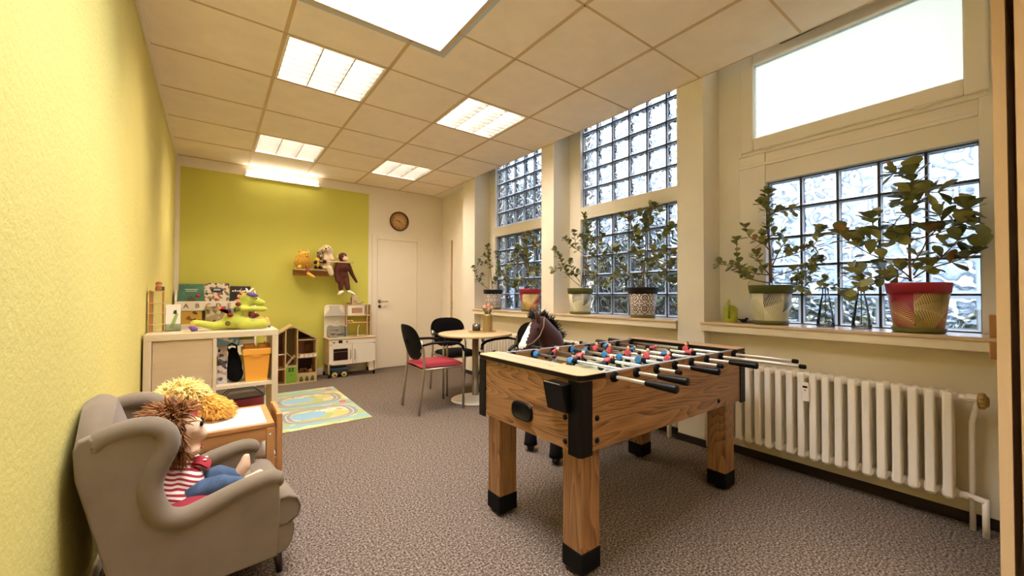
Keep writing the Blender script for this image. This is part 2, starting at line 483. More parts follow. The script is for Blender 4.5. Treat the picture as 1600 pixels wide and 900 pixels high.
# window wall: pillars, parapets behind the radiators, niche backs, recess at the far end
WN = [(3.435, 4.886), (1.771, 3.232), (.13, 1.554)]          # niches, far to near
GL = [(3.504, 4.73, 6), (1.841, 3.067, 6), (.195, 1.217, 5)]  # glass block fields
SILL = .94; BP = .2044; ZL1 = SILL+5*BP; ZU0 = 2.09
XO = 3.78
w = MB()
for y0, y1 in ((4.886, 5.216), (3.232, 3.435), (1.554, 1.771), (YF, .13)):
    w.box(XW, XO, y0, y1, 0, 3.4, 0)
for k, (y0, y1) in enumerate(WN):
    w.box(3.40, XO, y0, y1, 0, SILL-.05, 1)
    g0, g1, n = GL[k]
    w.box(XG, XO, y0, g0, SILL-.05, 3.4, 0)
    if k < 2:
        w.box(XG, XO, g1, y1, SILL-.05, 3.4, 0)
        w.box(XG, XO, g0, g1, ZL1, ZU0, 0)
    else:
        w.box(XG, XO, 1.396, y1, SILL-.05, 3.4, 0)
for (g0, g1, n), zt in zip(GL, (3.112, 3.112, 2.97)): w.box(XG+.02, XO, g0, g1, zt, 3.4, 0)
# recess with the second door
w.box(3.49, XO, 5.216, 5.30, 0, 2.10, 0); w.box(3.49, XO, 6.02, YB, 0, 2.10, 0); w.box(3.49, XO, 5.216, YB, 2.10, 3.4, 0)
# smooth reveals of the niches get their own paler paint
struct(w.build('wall_right', [M['white_wall'], M['niche_wall'], M['reveal']]))
b = MB(); b.box(XW, 3.49, 5.216, YB, H, H+.2); struct(b.build('trim_1', M['white_wall']))

# pipe chase column foot by the middle pillar (plastered boxing down to the floor)
# ceiling: tiles, grid bars, openings for lamps and roof light
LAMPS = [(0, 0), (2, 0), (0, 3), (2, 3), (0, -6), (2, -6)]
WX0, WX1, WY0, WY1 = .30, 1.585, .75, 2.479
c = MB()
xs = [0.0] + [GX+T*i for i in range(4)] + [XW]
ys = [YF] + [GY+T*j for j in range(-6, 6)] + [YB]
lamp_rects = [(GX+T*i, GX+T*(i+1), GY+T*j, GY+T*(j+1)) for i, j in LAMPS]
for i in range(len(xs)-1):
    for j in range(len(ys)-1):
        x0, x1, y0, y1 = xs[i], xs[i+1], ys[j], ys[j+1]
        cx, cy = (x0+x1)/2, (y0+y1)/2
        if any(a < cx < b_ and d < cy < e for a, b_, d, e in lamp_rects): continue
        cells = [(x0, x1, y0, y1)]
        if x1 > WX0 and x0 < WX1 and y1 > WY0 and y0 < WY1:
            cells = []
            for a, b_ in ((x0, min(x1, WX0)), (max(x0, WX0), min(x1, WX1)), (max(x0, WX1), x1)):
                for d, e in ((y0, min(y1, WY0)), (max(y0, WY0), min(y1, WY1)), (max(y0, WY1), y1)):
                    if b_-a > .004 and e-d > .004 and not (WX0-.01 < (a+b_)/2 < WX1+.01 and WY0-.01 < (d+e)/2 < WY1+.01):
                        cells.append((a, b_, d, e))
        for a, b_, d, e in cells: c.box(a, b_, d, e, H, H+.02, 0)
BW = .011
def bar(x0, x1, y0, y1): c.box(x0, x1, y0, y1, H-.0035, H+.001, 1)
for x in xs[1:-1]:
    if WX0 < x < WX1: bar(x-BW, x+BW, YF, WY0); bar(x-BW, x+BW, WY1, YB)
    else: bar(x-BW, x+BW, YF, YB)
for y in ys[1:-1]:
    if WY0 < y < WY1: bar(0, WX0, y-BW*.6, y+BW*.6); bar(WX1, XW, y-BW*.6, y+BW*.6)
    else: bar(0, XW, y-BW*.6, y+BW*.6)
for a in ((0, .022, YF, YB), (XW-.006, XW, YF, YB), (0, XW, YB-.02, YB), (WX0-.02, WX1+.02, WY1, WY1+.02), (WX1, WX1+.02, WY0, WY1), (WX0-.02, WX1+.02, WY0-.02, WY0), (WX0-.02, WX0, WY0, WY1)): bar(*a)
struct(c.build('ceiling', [M['tile'], M['tbar']]))
b = MB(); b.box(.0005, .022, YF, YB, H-.022, H-.004, 0, .002); struct(b.build('trim_4', M['white_paint']))
# roof light well
b = MB()
HW = H+.75
e_ = .006
b.box(WX0-.05, WX0+e_, WY0-.05, WY1+.05, H-.003, HW); b.box(WX1-e_, WX1+.05, WY0-.05, WY1+.05, H-.003, HW)
b.box(WX0+e_, WX1-e_, WY0-.05, WY0+e_, H-.003, HW); b.box(WX0+e_, WX1-e_, WY1-e_, WY1+.05, H-.003, HW)
struct(b.build('trim_2', M['well']))
b = MB()
b.box(WX0-.05, WX1+.05, WY0-.05, WY1+.05, HW, HW+.02)
sk = struct(b.build('window_4', M['roof_glass']))
# unseen blind box added over the ceiling so that only the well lets the sky in
b = MB()
for r in ((-.15, WX0-.05, YF, YB+.15), (WX1+.05, XO, YF, YB+.15), (WX0-.05, WX1+.05, YF, WY0-.05), (WX0-.05, WX1+.05, WY1+.05, YB+.15)):
    b.box(r[0], r[1], r[2], r[3], 3.4, 3.45)
struct(b.build('sky_blind', M['white_wall']))

# ------------------------------------------------------------------ windows of glass blocks
def block_field(y0, n, z0, rows, name, parent):
    """One field of glass blocks: joints, sloped pale rims, wavy faces."""
    b = MB(); x0 = XG+.035; J = .006
    for i in range(n+1):
        b.box(x0+.004, x0+.08, y0+i*BP-J, y0+i*BP+J, z0, z0+rows*BP, 2)
    for j in range(rows+1):
        b.box(x0+.006, x0+.08, y0, y0+n*BP, z0+j*BP-J, z0+j*BP+J, 2)
    for i in range(n):
        for j in range(rows):
            a0, a1 = y0+i*BP+J, y0+(i+1)*BP-J; c0, c1 = z0+j*BP+J, z0+(j+1)*BP-J
            loops = []
            for dx, ins in ((.03, 0), (.006, .002), (0, .008), (.0, .012), (.007, .017)):
                loops.append([(x0+dx, a0+ins, c0+ins), (x0+dx, a1-ins, c0+ins), (x0+dx, a1-ins, c1-ins), (x0+dx, a0+ins, c1-ins)])
            vs = [v for l in loops for v in l]; fs = []
            for k in range(4):
                for q in range(4):
                    fs.append((k*4+q, (k+1)*4+q, (k+1)*4+(q+1) % 4, k*4+(q+1) % 4))
            b.raw(vs, fs, 1)
            b.raw([loops[4][0], loops[4][3], loops[4][2], loops[4][1]], [(0, 1, 2, 3)], 0)
    return b.build(name, [M['block'], M['block_rim'], M['joint']], parent)
def sill(y0, y1, parent):
    b = MB()
    b.box(3.285, XG+.03, y0, y1, SILL-.02, SILL, 0, .004)
    o = b.build('sill_board', M['sill_top'], parent)
    b = MB(); b.box(3.295, XG, y0+.002, y1-.002, SILL-.07, SILL-.0205, 0, .004)
    b.build('sill_front', M['sill_front'], parent)
for k in range(3):
    wn = bpy.data.objects.new('window_%d' % (k+1), None); COL.objects.link(wn); struct(wn); WM[wn.name] = Matrix()
    g0, g1, n = GL[k]
    block_field(g0, n, SILL, 5, 'glass_block_panel', wn)
    if k < 2: block_field(g0, n, ZU0, 5, 'glass_block_panel', wn)
    y0, y1 = WN[k]
    sill(y0-.0 if k else y0, y1+(.02 if k == 2 else .02), wn)
    if k == 2:
        # opening sash above the blocks, painted timber
        f = MB()
        def ring(mb, x0, x1, ya, yb, za, zb, wd, m=0, bev=.006):
            mb.box(x0, x1, ya, ya+wd, za, zb, m, bev); mb.box(x0, x1, yb-wd, yb, za, zb, m, bev)
            mb.box(x0, x1, ya+wd, yb-wd, za, za+wd, m, bev); mb.box(x0, x1, ya+wd, yb-wd, zb-wd, zb, m, bev)
        f.box(XG-.02, XO, .13, .195, SILL, 3.2, 0, .003)
        f.box(XG-.015, XG+.1, 1.217, 1.396, SILL, 2.2, 0, .004)
        f.box(XG-.005, XG+.12, .195, 1.217, ZL1, 2.2, 0, .003)
        f.box(XG-.02, XG+.02, .195, 1.396, 2.085, 2.11, 0, .004)
        ring(f, XG-.025, XG+.08, .13, 1.40, 2.175, 3.0, .03)
        f.build('frame', M['frame_paint'], wn)
        f = MB(); ring(f, XG-.045, XG+.03, .155, 1.375, 2.2, 2.93, .09, bev=.01)
        f.box(XG-.03, XG, .245, 1.285, 2.288, 2.294); 
        sh = f.build('sash', M['frame_paint'], wn)
        f = MB(); f.box(XG-.006, XG+.0, .24, 1.29, 2.285, 2.845)
        f.build('pane', M['pane'], sh)
        for yy in (.40, 1.2):
            f = MB(); f.cyl((XG-.052, yy-.035, 2.196), (XG-.052, yy+.035, 2.196), .008, 10); f.build('hinge', M['frame_paint'], sh)
        f = MB(); f.tube([(XG-.05, 1.1, 2.905), (XG-.06, 1.0, 2.90), (XG-.06, .4, 2.915)], .006, 8); f.build('stay_rod', M['dark_wood'], sh)

# outside: ground and a hedge behind the panes
b = MB(); b.box(XO, 12, -6, 14, -.3, -.2); struct(b.build('ground_outside', pm('soil', '#6e7466', .9)))
def hedge():
    b = MB(); R_ = random.Random(3)
    for i in range(620):
        y = R_.uniform(-4, 13); hh = min(3.6, 1.0+.5*max(0, y-1.2)); z = R_.uniform(.0, 1)*hh+.12*math.sin(y*2.3); x = 5.6+R_.uniform(-.25, .5)
        b.ell((x, y, z-.1), (R_.uniform(.12, .3), R_.uniform(.15, .35), R_.uniform(.12, .3)), 0, u=8, v=6)
    o = b.build('hedge', pm('hedge_leaves', '#5d665c', .9, var=.5, vscale=9)); o['kind'] = 'stuff'
    return tag(o, 'dark shrubs growing outside beyond the glass blocks', 'hedge')
hedge()

# ------------------------------------------------------------------ doors
def door(name, plane, a0, a1, h, face, thick=.04, ajar=False):
    """Leaf a0..a1 on a wall plane. face: axis index 1 (wall_back) or 0 (recess)."""
    root = bpy.data.objects.new(name, None); COL.objects.link(root); struct(root); WM[root.name] = Matrix()
    def bx(mb, u0, u1, d0, d1, z0, z1, bev=0):
        if face == 1: mb.box(u0, u1, plane+d0, plane+d1, z0, z1, 0, bev)
        else: mb.box(plane+d0, plane+d1, u0, u1, z0, z1, 0, bev)
    f = MB(); FW = .075
    bx(f, a0-FW, a0, -.018, .02, 0, h+FW, .004); bx(f, a1, a1+FW, -.018, .02, 0, h+FW, .004); bx(f, a0, a1, -.018, .02, h, h+FW, .004)
    f.build('door_frame', M['white_paint'], root)
    f = MB(); bx(f, a0+.004, a1-.004, -.008, .03, .006, h-.004, .003); lf = f.build('door_leaf', M['white_paint'], root)
    return root, lf
d1, lf = door('door_1', YB, 2.375, 3.03, 1.995, 1)
h = MB()
h.cyl((2.42, YB-.008, 1.033), (2.42, YB-.055, 1.033), .011, 12); h.tube([(2.415, YB-.055, 1.033), (2.47, YB-.058, 1.033), (2.535, YB-.05, 1.033)], .0095, 10)
h.build('door_handle', M['steel'], lf)
h = MB(); h.lathe([(0, -.013), (.024, -.012), (.025, -.006), (.025, 0)], 20, (2.42, YB-.006, 1.033), axis='y')
h.lathe([(0, -.013), (.022, -.012), (.023, -.006), (.023, 0)], 20, (2.42, YB-.006, .955), axis='y'); h.build('rosette', M['dark_wood'], lf)
d2 = bpy.data.objects.new('door_2', None); COL.objects.link(d2); struct(d2); WM[d2.name] = Matrix()
f = MB(); f.box(3.475, 3.51, 5.925, 6.11, 0, 2.105, 0, .004); f.box(3.475, 3.51, 5.225, 5.925, 2.03, 2.105, 0, .004); f.build('door_frame', M['white_paint'], d2)
f = MB(); f.box(3.47, 3.51, 5.25, 5.845, .01, 2.03, 0, .003); lf2 = f.build('door_leaf', M['white_paint'], d2)
f = MB(); f.box(3.50, 3.54, 5.845, 5.925, 0, 2.03); f.build('door_rebate', M['pine_z'], d2)
for z in (1.0, .93):
    f = MB(); f.box(3.472, 3.50, 5.846, 5.862, z-.028, z+.022, 0, .002); f.build('latch', M['black_plastic'], lf2)

# ------------------------------------------------------------------ skirtings
b = MB(); b.box(0, .014, YF, YB, 0, .065, 0, .003); struct(b.build('baseboard_left', M['white_paint']))
b = MB()
b.box(0, 2.29, YB-.014, YB, 0, .10, 0, .003); b.box(3.11, 3.49, YB-.014, YB, 0, .06, 0, .003)
struct(b.build('baseboard_back', M['white_paint']))
b = MB()
for y0, y1 in ((4.886, 5.216), (3.232, 3.435), (1.554, 1.771)): b.box(XW-.012, XW, y0-.01, y1+.01, 0, .055, 0, .003)
for y0, y1 in WN: b.box(3.386, 3.40, y0, y1, 0, .055, 0, .003)
struct(b.build('baseboard_right', M['skirt_dark']))

# ------------------------------------------------------------------ lamps
LBL = ['louvred square ceiling lamp nearest the roof light, above the armchair side', 'louvred square ceiling lamp nearest the windows, above the football table',
       'louvred square ceiling lamp by the painted lime wall, beside the tube lamp', 'louvred square ceiling lamp far back, in front of the wall clock',
       'louvred square ceiling lamp behind the roof light by the yellow wall', 'louvred square ceiling lamp behind the roof light over the cupboard']
def ceiling_lamp():
    t = thing('ceiling_lamp', LBL[0], 'ceiling lamp', (0, 0, H), 0, 'louvred ceiling lamps')
    s = T-2*BW; g = .012
    b = MB()
    for x0, x1, y0, y1 in ((0, g, 0, s), (s-g, s, 0, s), (g, s-g, 0, g), (g, s-g, s-g, s)): b.box(x0, x1, y0, y1, -.003, .07)
    b.box(0, s, 0, s, .07, .075)
    b.build('housing', M['lamp_case'], t)
    b = MB()
    w = (s-2*g)/3
    for k in range(3):
        x0 = g+k*w
        def fn(u, v, x0=x0): return (x0+.006+(w-.012)*u, g+(s-2*g)*v, .060+.008*math.sin(PI*u))
        b.grid(fn, 8, 2)
    b.build('reflector', M['lamp'], t)
    for k in range(3):
        l = MB(); x0 = g+k*w
        l.box(x0, x0+.004, g, s-g, .0, .056); l.box(x0+w-.004, x0+w, g, s-g, .0, .056)
        for j in range(8):
            y = g+(s-2*g)*(j+.5)/8
            l.prism([(y-.002, .001), (y+.002, .001), (y+.006, .026), (y+.013, .055), (y-.013, .055), (y-.006, .026)], 'x', x0+.004, x0+w-.004)
        l.build('louvre', M['louvre'], t)
    return t
L0 = ceiling_lamp()
for k, (i, j) in enumerate(LAMPS):
    o = L0 if k == 0 else copy_tree(L0, label=LBL[k])
    o.location = (GX+T*i+BW, GY+T*j+BW, H)
t = thing('ceiling_tube_lamp', 'long fluorescent batten lamp at the top of the lime wall', 'lamp', (1.115, YB, 2.70))
b = MB(); b.box(.675, 1.555, YB-.03, YB, 2.655, 2.75, 0, .004); b.build('batten_housing', M['white_lam'], t, True)
b = MB(); b.tube([(.70, YB-.05, 2.715), (1.53, YB-.05, 2.715)], .018, 14); b.build('tube', M['tube_light'], t, True)
for x0, x1 in ((.678, .70), (1.53, 1.552)):
    b = MB(); b.box(x0, x1, YB-.07, YB-.03, 2.69, 2.74, 0, .004); b.build('lamp_holder', M['white_lam'], t, True)

# ------------------------------------------------------------------ sky and daylight
wd = bpy.data.worlds.new('sky'); SC.world = wd; wd.use_nodes = True
nt = wd.node_tree; bg = nt.nodes['Background']; bg.inputs[1].default_value = 15
tcw = N(nt, 'ShaderNodeTexCoord'); spw = N(nt, 'ShaderNodeSeparateXYZ'); nt.links.new(tcw.outputs['Generated'], spw.inputs[0])
nt.links.new(ramp(nt, spw.outputs['Z'], [(0, hx('#8e99a6')), (.12, hx('#bcc5d0')), (.35, hx('#ebeaf0')), (1, hx('#f1ecf2'))]), bg.inputs[0])

# ------------------------------------------------------------------ cupboard at the right edge
t = thing('cupboard', 'tall light wood cupboard at the window wall beside the nearest radiator', 'cupboard', (2.95, -.4, 0))
b = MB(); b.box(2.62, 3.28, .072, .105, 0, 2.3, 0, .002); b.box(2.62, 3.28, -1.0, -.967, 0, 2.3, 0, .002); b.build('side_panel', M['cupboard'], t, True)
b = MB(); b.box(2.64, 3.28, -.967, .072, 2.262, 2.3); b.box(2.64, 3.28, -.967, .072, .0, .06); b.box(3.265, 3.28, -.967, .072, .06, 2.262); b.build('carcass', M['cupboard'], t, True)
b = MB(); b.box(2.605, 2.625, -.45, .052, .06, 2.26, 0, .002); b.build('door', M['cupboard'], t, True)
b = MB(); b.box(2.605, 2.625, -.96, -.455, .06, 2.26, 0, .002); b.build('door', M['cupboard'], t, True)
# ------------------------------------------------------------------ football table
def football_table():
    X0, X1, Y0, Y1, ZT, ZB = 1.51, 2.92, 1.10, 1.84, .823, .515
    t = thing('football_table', 'oak veneer football table with eight steel rods and black corner posts', 'football table', ((X0+X1)/2, (Y0+Y1)/2, 0))
    for ya, yb in ((Y0, Y0+.026), (Y1-.026, Y1)):
        b = MB(); b.box(X0+.026, X1-.026, ya, yb, ZB, .818, 0, .002); sp = b.build('side_panel', M['oak_x'], t, True)
        b = MB(); b.box(X0+.14, X1-.13, ya+.003, yb-.003, .8185, .8195); b.build('top_strip', M['rail_grey'], sp, True)
    for xa, xb in ((X0, X0+.026), (X1-.026, X1)):
        b = MB(); b.box(xa, xb, Y0, Y1, ZB, .805, 0, .002); ep = b.build('end_panel', M['oak_y'], t, True)
    # top plates with black edge at both ends
    def plate(xa, xb, sgn):
        r = .04; pts = []
        oy0, oy1 = Y0-.012, Y1+.012
        ox = xa-.012 if sgn > 0 else xb+.012
        ix = xb if sgn > 0 else xa
        def arc(cx, cy, a0, a1): return [(cx+r*math.cos(rad(a)), cy+r*math.sin(rad(a))) for a in (a0, a0+(a1-a0)/3, a0+(a1-a0)*2/3, a1)]
        if sgn > 0: pts = [(ix, oy1)] + arc(ox+r, oy1-r, 90, 180) + arc(ox+r, oy0+r, 180, 270) + [(ix, oy0)]
        else: pts = [(ix, oy0)] + arc(ox-r, oy0+r, -90, 0) + arc(ox-r, oy1-r, 0, 90) + [(ix, oy1)]
        b = MB(); b.prism(pts, 'z', .804, .8222, 0)
        p = b.build('top_edge', M['black_plastic'], t, True)
        cx = sum(q[0] for q in pts)/len(pts); cy = (Y0+Y1)/2
        b = MB(); b.prism([(cx+(x-cx)*.965, cy+(y-cy)*.99) for x, y in pts], 'z', .8223, .8245, 0)
        q = b.build('top_plate', M['plate_wood'], p, True)
        return q
    q = plate(X0, X0+.135, 1); plate(X1-.125, X1, -1)
    # small blue lettering on the near plate, worn and unreadable: a row of short strokes
    b = MB(); R_ = random.Random(5)
    y = 1.76
    while y > 1.37:
        w_ = R_.uniform(.024, .034)
        b.box(1.562, 1.568, y-w_*.8, y, .8246, .8249); b.box(1.562, 1.602, y-.006, y, .8246, .8249); b.box(1.580, 1.585, y-w_*.6, y, .8246, .8249)
        y -= w_+.010
    b.build('lettering', M['print_blue'], q, True)
    b = MB(); b.box(1.565, 1.572, 1.315, 1.355, .8246, .825); b.build('badge', M['print_dark'], q, True)
    # corner posts
    for xa, ya, sx, sy in ((X0, Y0, 1, 1), (X0, Y1, 1, -1), (X1, Y0, -1, 1), (X1, Y1, -1, -1)):
        b = MB(); e = .006; w_ = .062
        xs_ = sorted((xa-sx*e, xa+sx*w_)); ys_ = sorted((ya-sy*e, ya+sy*w_))
        pts = [(xa-sx*e+sx*.012, ya-sy*e), (xa+sx*w_, ya-sy*e), (xa+sx*w_, ya-sy*.0005), (xa-sx*.0005, ya-sy*.0005), (xa-sx*.0005, ya+sy*w_), (xa-sx*e, ya+sy*w_), (xa-sx*e, ya-sy*e+sy*.012)]
        b.prism(pts, 'z', .503, .798, 0); b.build('corner_post', M['black_plastic'], t, True)
    # legs
    for lx in (1.545, 2.735):
        for ly in (1.128, 1.70):
            b = MB(); b.box(lx, lx+.108, ly, ly+.108, .085, .60, 0, .004); lg = b.build('leg', M['oak_z'], t, True)
            b = MB(); b.box(lx-.003, lx+.111, ly-.003, ly+.111, .018, .105, 0, .006)
            b.lathe([(0, 0), (.03, 0), (.032, .006), (.03, .018), (.012, .02)], 20, (lx+.054, ly+.054, 0))
            b.build('foot', M['black_rubber'], lg, True)
    # playing field and inner walls
    b = MB(); b.box(X0+.026, X1-.026, Y0+.026, Y1-.026, .685, .70, 0)
    fld = b.build('playing_field', M['pitch'], t, True)
    cx, cy = (X0+X1)/2, (Y0+Y1)/2
    b = MB(); b.box(cx-.003, cx+.003, Y0+.08, Y1-.08, .7, .7006); b.build('halfway_line', M['white_lam'], fld, True)
    b = MB(); b.lathe([(.09, .7004), (.09, .7008), (.097, .7008), (.097, .7004)], 40, (cx, cy, 0)); b.build('centre_circle', M['white_lam'], fld, True)
    for xa in (X0+.14, X1-.26):
        b = MB(); b.box(xa, xa+.12, cy-.18, cy-.174, .7, .7006); b.box(xa, xa+.12, cy+.174, cy+.18, .7, .7006)
        xe = xa+.117 if xa < cx else xa
        b.box(xe, xe+.006, cy-.18, cy+.18, .7, .7006); b.build('penalty_line', M['white_lam'], fld, True)
    for ya, yb, s in ((Y0+.026, Y0+.075, 1), (Y1-.026, Y1-.075, -1)):
        b = MB(); b.prism([(ya, .701), (yb, .701), (ya, .715)], 'x', X0+.03, X1-.03); b.build('field_ramp', M['pale_ply'], t, True)
    for xa in (X0+.134, X1-.136):
        b = MB(); b.box(xa, xa+.012, Y0+.027, cy-.10, .701, .803); b.box(xa, xa+.012, cy+.10, Y1-.027, .701, .803); b.box(xa, xa+.012, cy-.10, cy+.10, .765, .803)
        b.build('goal_wall', M['oak_y'], t, True)
    # ball return mouth, ball pocket, bolts
    b = MB()
    def oval(ry, rz, n=28, k=3.2):
        return [(1.468+ry*math.copysign(abs(math.cos(a))**(2/k), math.cos(a)), .604+rz*math.copysign(abs(math.sin(a))**(2/k), math.sin(a))) for a in [2*PI*i/n for i in range(n)]]
    A, B = oval(.076, .043), oval(.062, .031)
    n = len(A)
    vs = [(X0-.006, *p) for p in A] + [(X0-.012, *[q*.5+p*.5 for p, q in zip(a, b_)]) for a, b_ in zip(A, B)] + [(X0-.008, *p) for p in B] + [(X0-.002, *[c+(q-c)*.94 for q, c in zip(p, (1.468, .604))]) for p in B]
    fs = [(k*n+i, k*n+(i+1) % n, (k+1)*n+(i+1) % n, (k+1)*n+i) for k in range(3) for i in range(n)] + [tuple(range(3*n, 4*n))]
    vs += [(X0+.0, *p) for p in A]; fs += [(i, 4*n+i, 4*n+(i+1) % n, (i+1) % n) for i in range(n)]
    b.raw(vs, fs, 0, True); b.build('ball_return', M['black_plastic'], t, True)
    b = MB()
    b.prism([(X0-.002, .665), (X0-.03, .672), (X0-.055, .782), (X0-.002, .786)], 'y', 1.148, 1.262, 0, .004)
    bc = b.build('ball_catcher', M['black_plastic'], t, True)
    b = MB(); b.box(X0-.052, X0-.049, 1.165, 1.258, .7835, .7865); b.build('catcher_rim', M['chrome'], bc, True)
    bolts = [('x', X0, 1.786, .647), ('x', X0, 1.786, .547), ('x', X0, 1.185, .643), ('x', X0, 1.185, .547), ('y', 1.605, Y0, .643), ('y', 1.605, Y0, .553),
             ('y', 2.885, Y0, .645), ('y', 2.885, Y0, .56), ('y', 2.60, Y0, .553)]
    for ax, p, q_, z in bolts:
        b = MB(); pr_ = [(0, -.008), (.007, -.0075), (.012, -.003), (.012, 0)]
        b.lathe(pr_, 16, (p, q_, z), axis=ax) if ax == 'x' else b.lathe(pr_, 16, (p, q_, z), axis='y')
        b.build('bolt', M['black_plastic'], t, True)
    # players (local origin on the rod, rod along y, facing +x)
    def player(kit):
        b = MB()
        b.box(-.013, .013, -.016, .016, -.02, .018, 0, .008, 3)           # shirt
        b.lathe([(.0135, -.019), (.0135, .019)], 14, (0, 0, 0), 0, axis='y')
        b.box(-.011, .011, -.015, .015, -.05, -.016, 1, .006, 2)          # shorts and legs
        b.box(-.012, .02, -.014, .014, -.078, -.048, 1, .006, 2)          # foot block
        b.ell((.001, 0, .03), (.0115, .0105, .0135), 2, u=12, v=8)        # head
        b.ell((-.003, 0, .036), (.0115, .0112, .0105), 3, u=12, v=8)      # hair
        b.box(-.004, .004, -.0165, .0165, .006, .010, 4, .001)
        me = b.build('tmp_player', [M[kit], M['black_plastic'], M['skin'], M['hair_dark'], M['white_lam']])
        m = me.data; bpy.data.objects.remove(me); return m
    blue, red = player('kit_blue'), player('kit_red')
    # players, butts, handles
    hb = MB()
    hb.lathe([(0, .0), (.010, .0), (.0125, .006), (.0125, .03), (.0145, .05), (.0155, .09), (.0165, .125), (.0165, .131), (.014, .134), (0, .134)], 20, (0, 0, 0), axis='y')
    tmp = hb.build('tmp_h', M['black_plastic']); hm = tmp.data; bpy.data.objects.remove(tmp)
    eb = MB(); eb.lathe([(0, 0), (.0095, 0), (.011, .003), (.011, .024), (.009, .027), (0, .027)], 16, (0, 0, 0), axis='y')
    tmp = eb.build('tmp_e', M['black_rubber']); em = tmp.data; bpy.data.objects.remove(tmp)
    bb = MB(); bb.lathe([(.0085, -.012), (.02, -.012), (.0225, -.006), (.0225, 0)], 22, (0, 0, 0), axis='y'); bb.lathe([(.0085, -.012), (.012, -.019), (.0085, -.02)], 18, (0, 0, 0), axis='y')
    tmp = bb.build('tmp_b', M['black_rubber']); bm_ = tmp.data; bpy.data.objects.remove(tmp)
    sb = MB(); sb.lathe([(.0085, -.014), (.013, -.014), (.014, 0), (.013, .014), (.0085, .014)], 16, (0, 0, 0), axis='y')
    tmp = sb.build('tmp_s', M['black_rubber']); sm_ = tmp.data; bpy.data.objects.remove(tmp)
    rods = [ # team, near end, far end, players y, tilt
        ('b', .94, 1.98, [1.47], 10), ('b', .985, 1.95, [1.785, 1.505], 35), ('r', 1.0, 1.885, [1.80, 1.585, 1.385], -60), ('b', 1.01, 1.96, [1.795, 1.69, 1.535, 1.43, 1.305], 15),
        ('r', .965, 1.89, [1.74, 1.63, 1.49, 1.36, 1.23], -12), ('b', .975, 2.0, [1.79, 1.575, 1.345], 62), ('r', .72, 1.875, [1.53, 1.285], -75), ('r', .80, 1.885, [1.39], -5)]
    base = Vector(t.location)
    for k, (team, yn, yf, ps, tilt) in enumerate(rods):
        rx, rz_ = 1.71+.152*k, .797
        b = MB(); b.cyl((0, yn, 0), (0, yf, 0), .008, 14)
        ro = b.build('rod', M['chrome'], t); ro.location = Vector((rx, 0, rz_))-base+Vector((0, 0, 0))
        ro.location.y = -base.y
        def sub(nm, me, y, rot=(0, 0, 0)):
            o = bpy.data.objects.new(nm, me); COL.objects.link(o); o.parent = ro; o.location = (0, y, 0); o.rotation_euler = rot; return o
        sub('bushing', bm_, Y0, (0, 0, 0)); sub('bushing', bm_, Y1, (0, 0, PI))
        # inner faces of the bearings
        sub('bearing', bm_, Y1-.026, (0, 0, 0)); sub('bearing', bm_, Y0+.026, (0, 0, PI))
        if team == 'b':
            sub('handle', hm, yn+.004, (0, 0, PI)); sub('end_cap', em, yf)
        else:
            sub('handle', hm, yf-.004); sub('end_cap', em, yn, (0, 0, PI))
        for y in ps: sub('player', blue if team == 'b' else red, y, (0, rad(tilt+rnd.uniform(-8, 8)), 0 if team == 'b' else PI))
        for y in (ps[0]+.035, ps[-1]-.035):
            if Y0+.07 < y < Y1-.07: sub('stop_ring', sm_, y)
    return t
M['rail_grey'] = pm('rail_grey', '#9aa3ad', .35)
M['plate_wood'] = wood('plate_wood', '#cfa87c', '#c2976a', 'y', 5, .4, 10)
M['pale_ply'] = pm('pale_ply', '#d8c7a2', .4)
M['print_blue'] = pm('print_blue', '#8f97b4', .5)
M['print_dark'] = pm('print_dark', '#5c4a2a', .5)
M['pitch'] = pm('pitch_green', '#b7bb95', .35)
M['kit_blue'] = pm('kit_blue', '#2f6d9e', .35)
M['kit_red'] = pm('kit_red', '#b9404a', .35)
M['skin'] = pm('toy_skin', '#e0ab86', .45)
M['hair_dark'] = pm('toy_hair', '#1d1412', .5)
football_table()

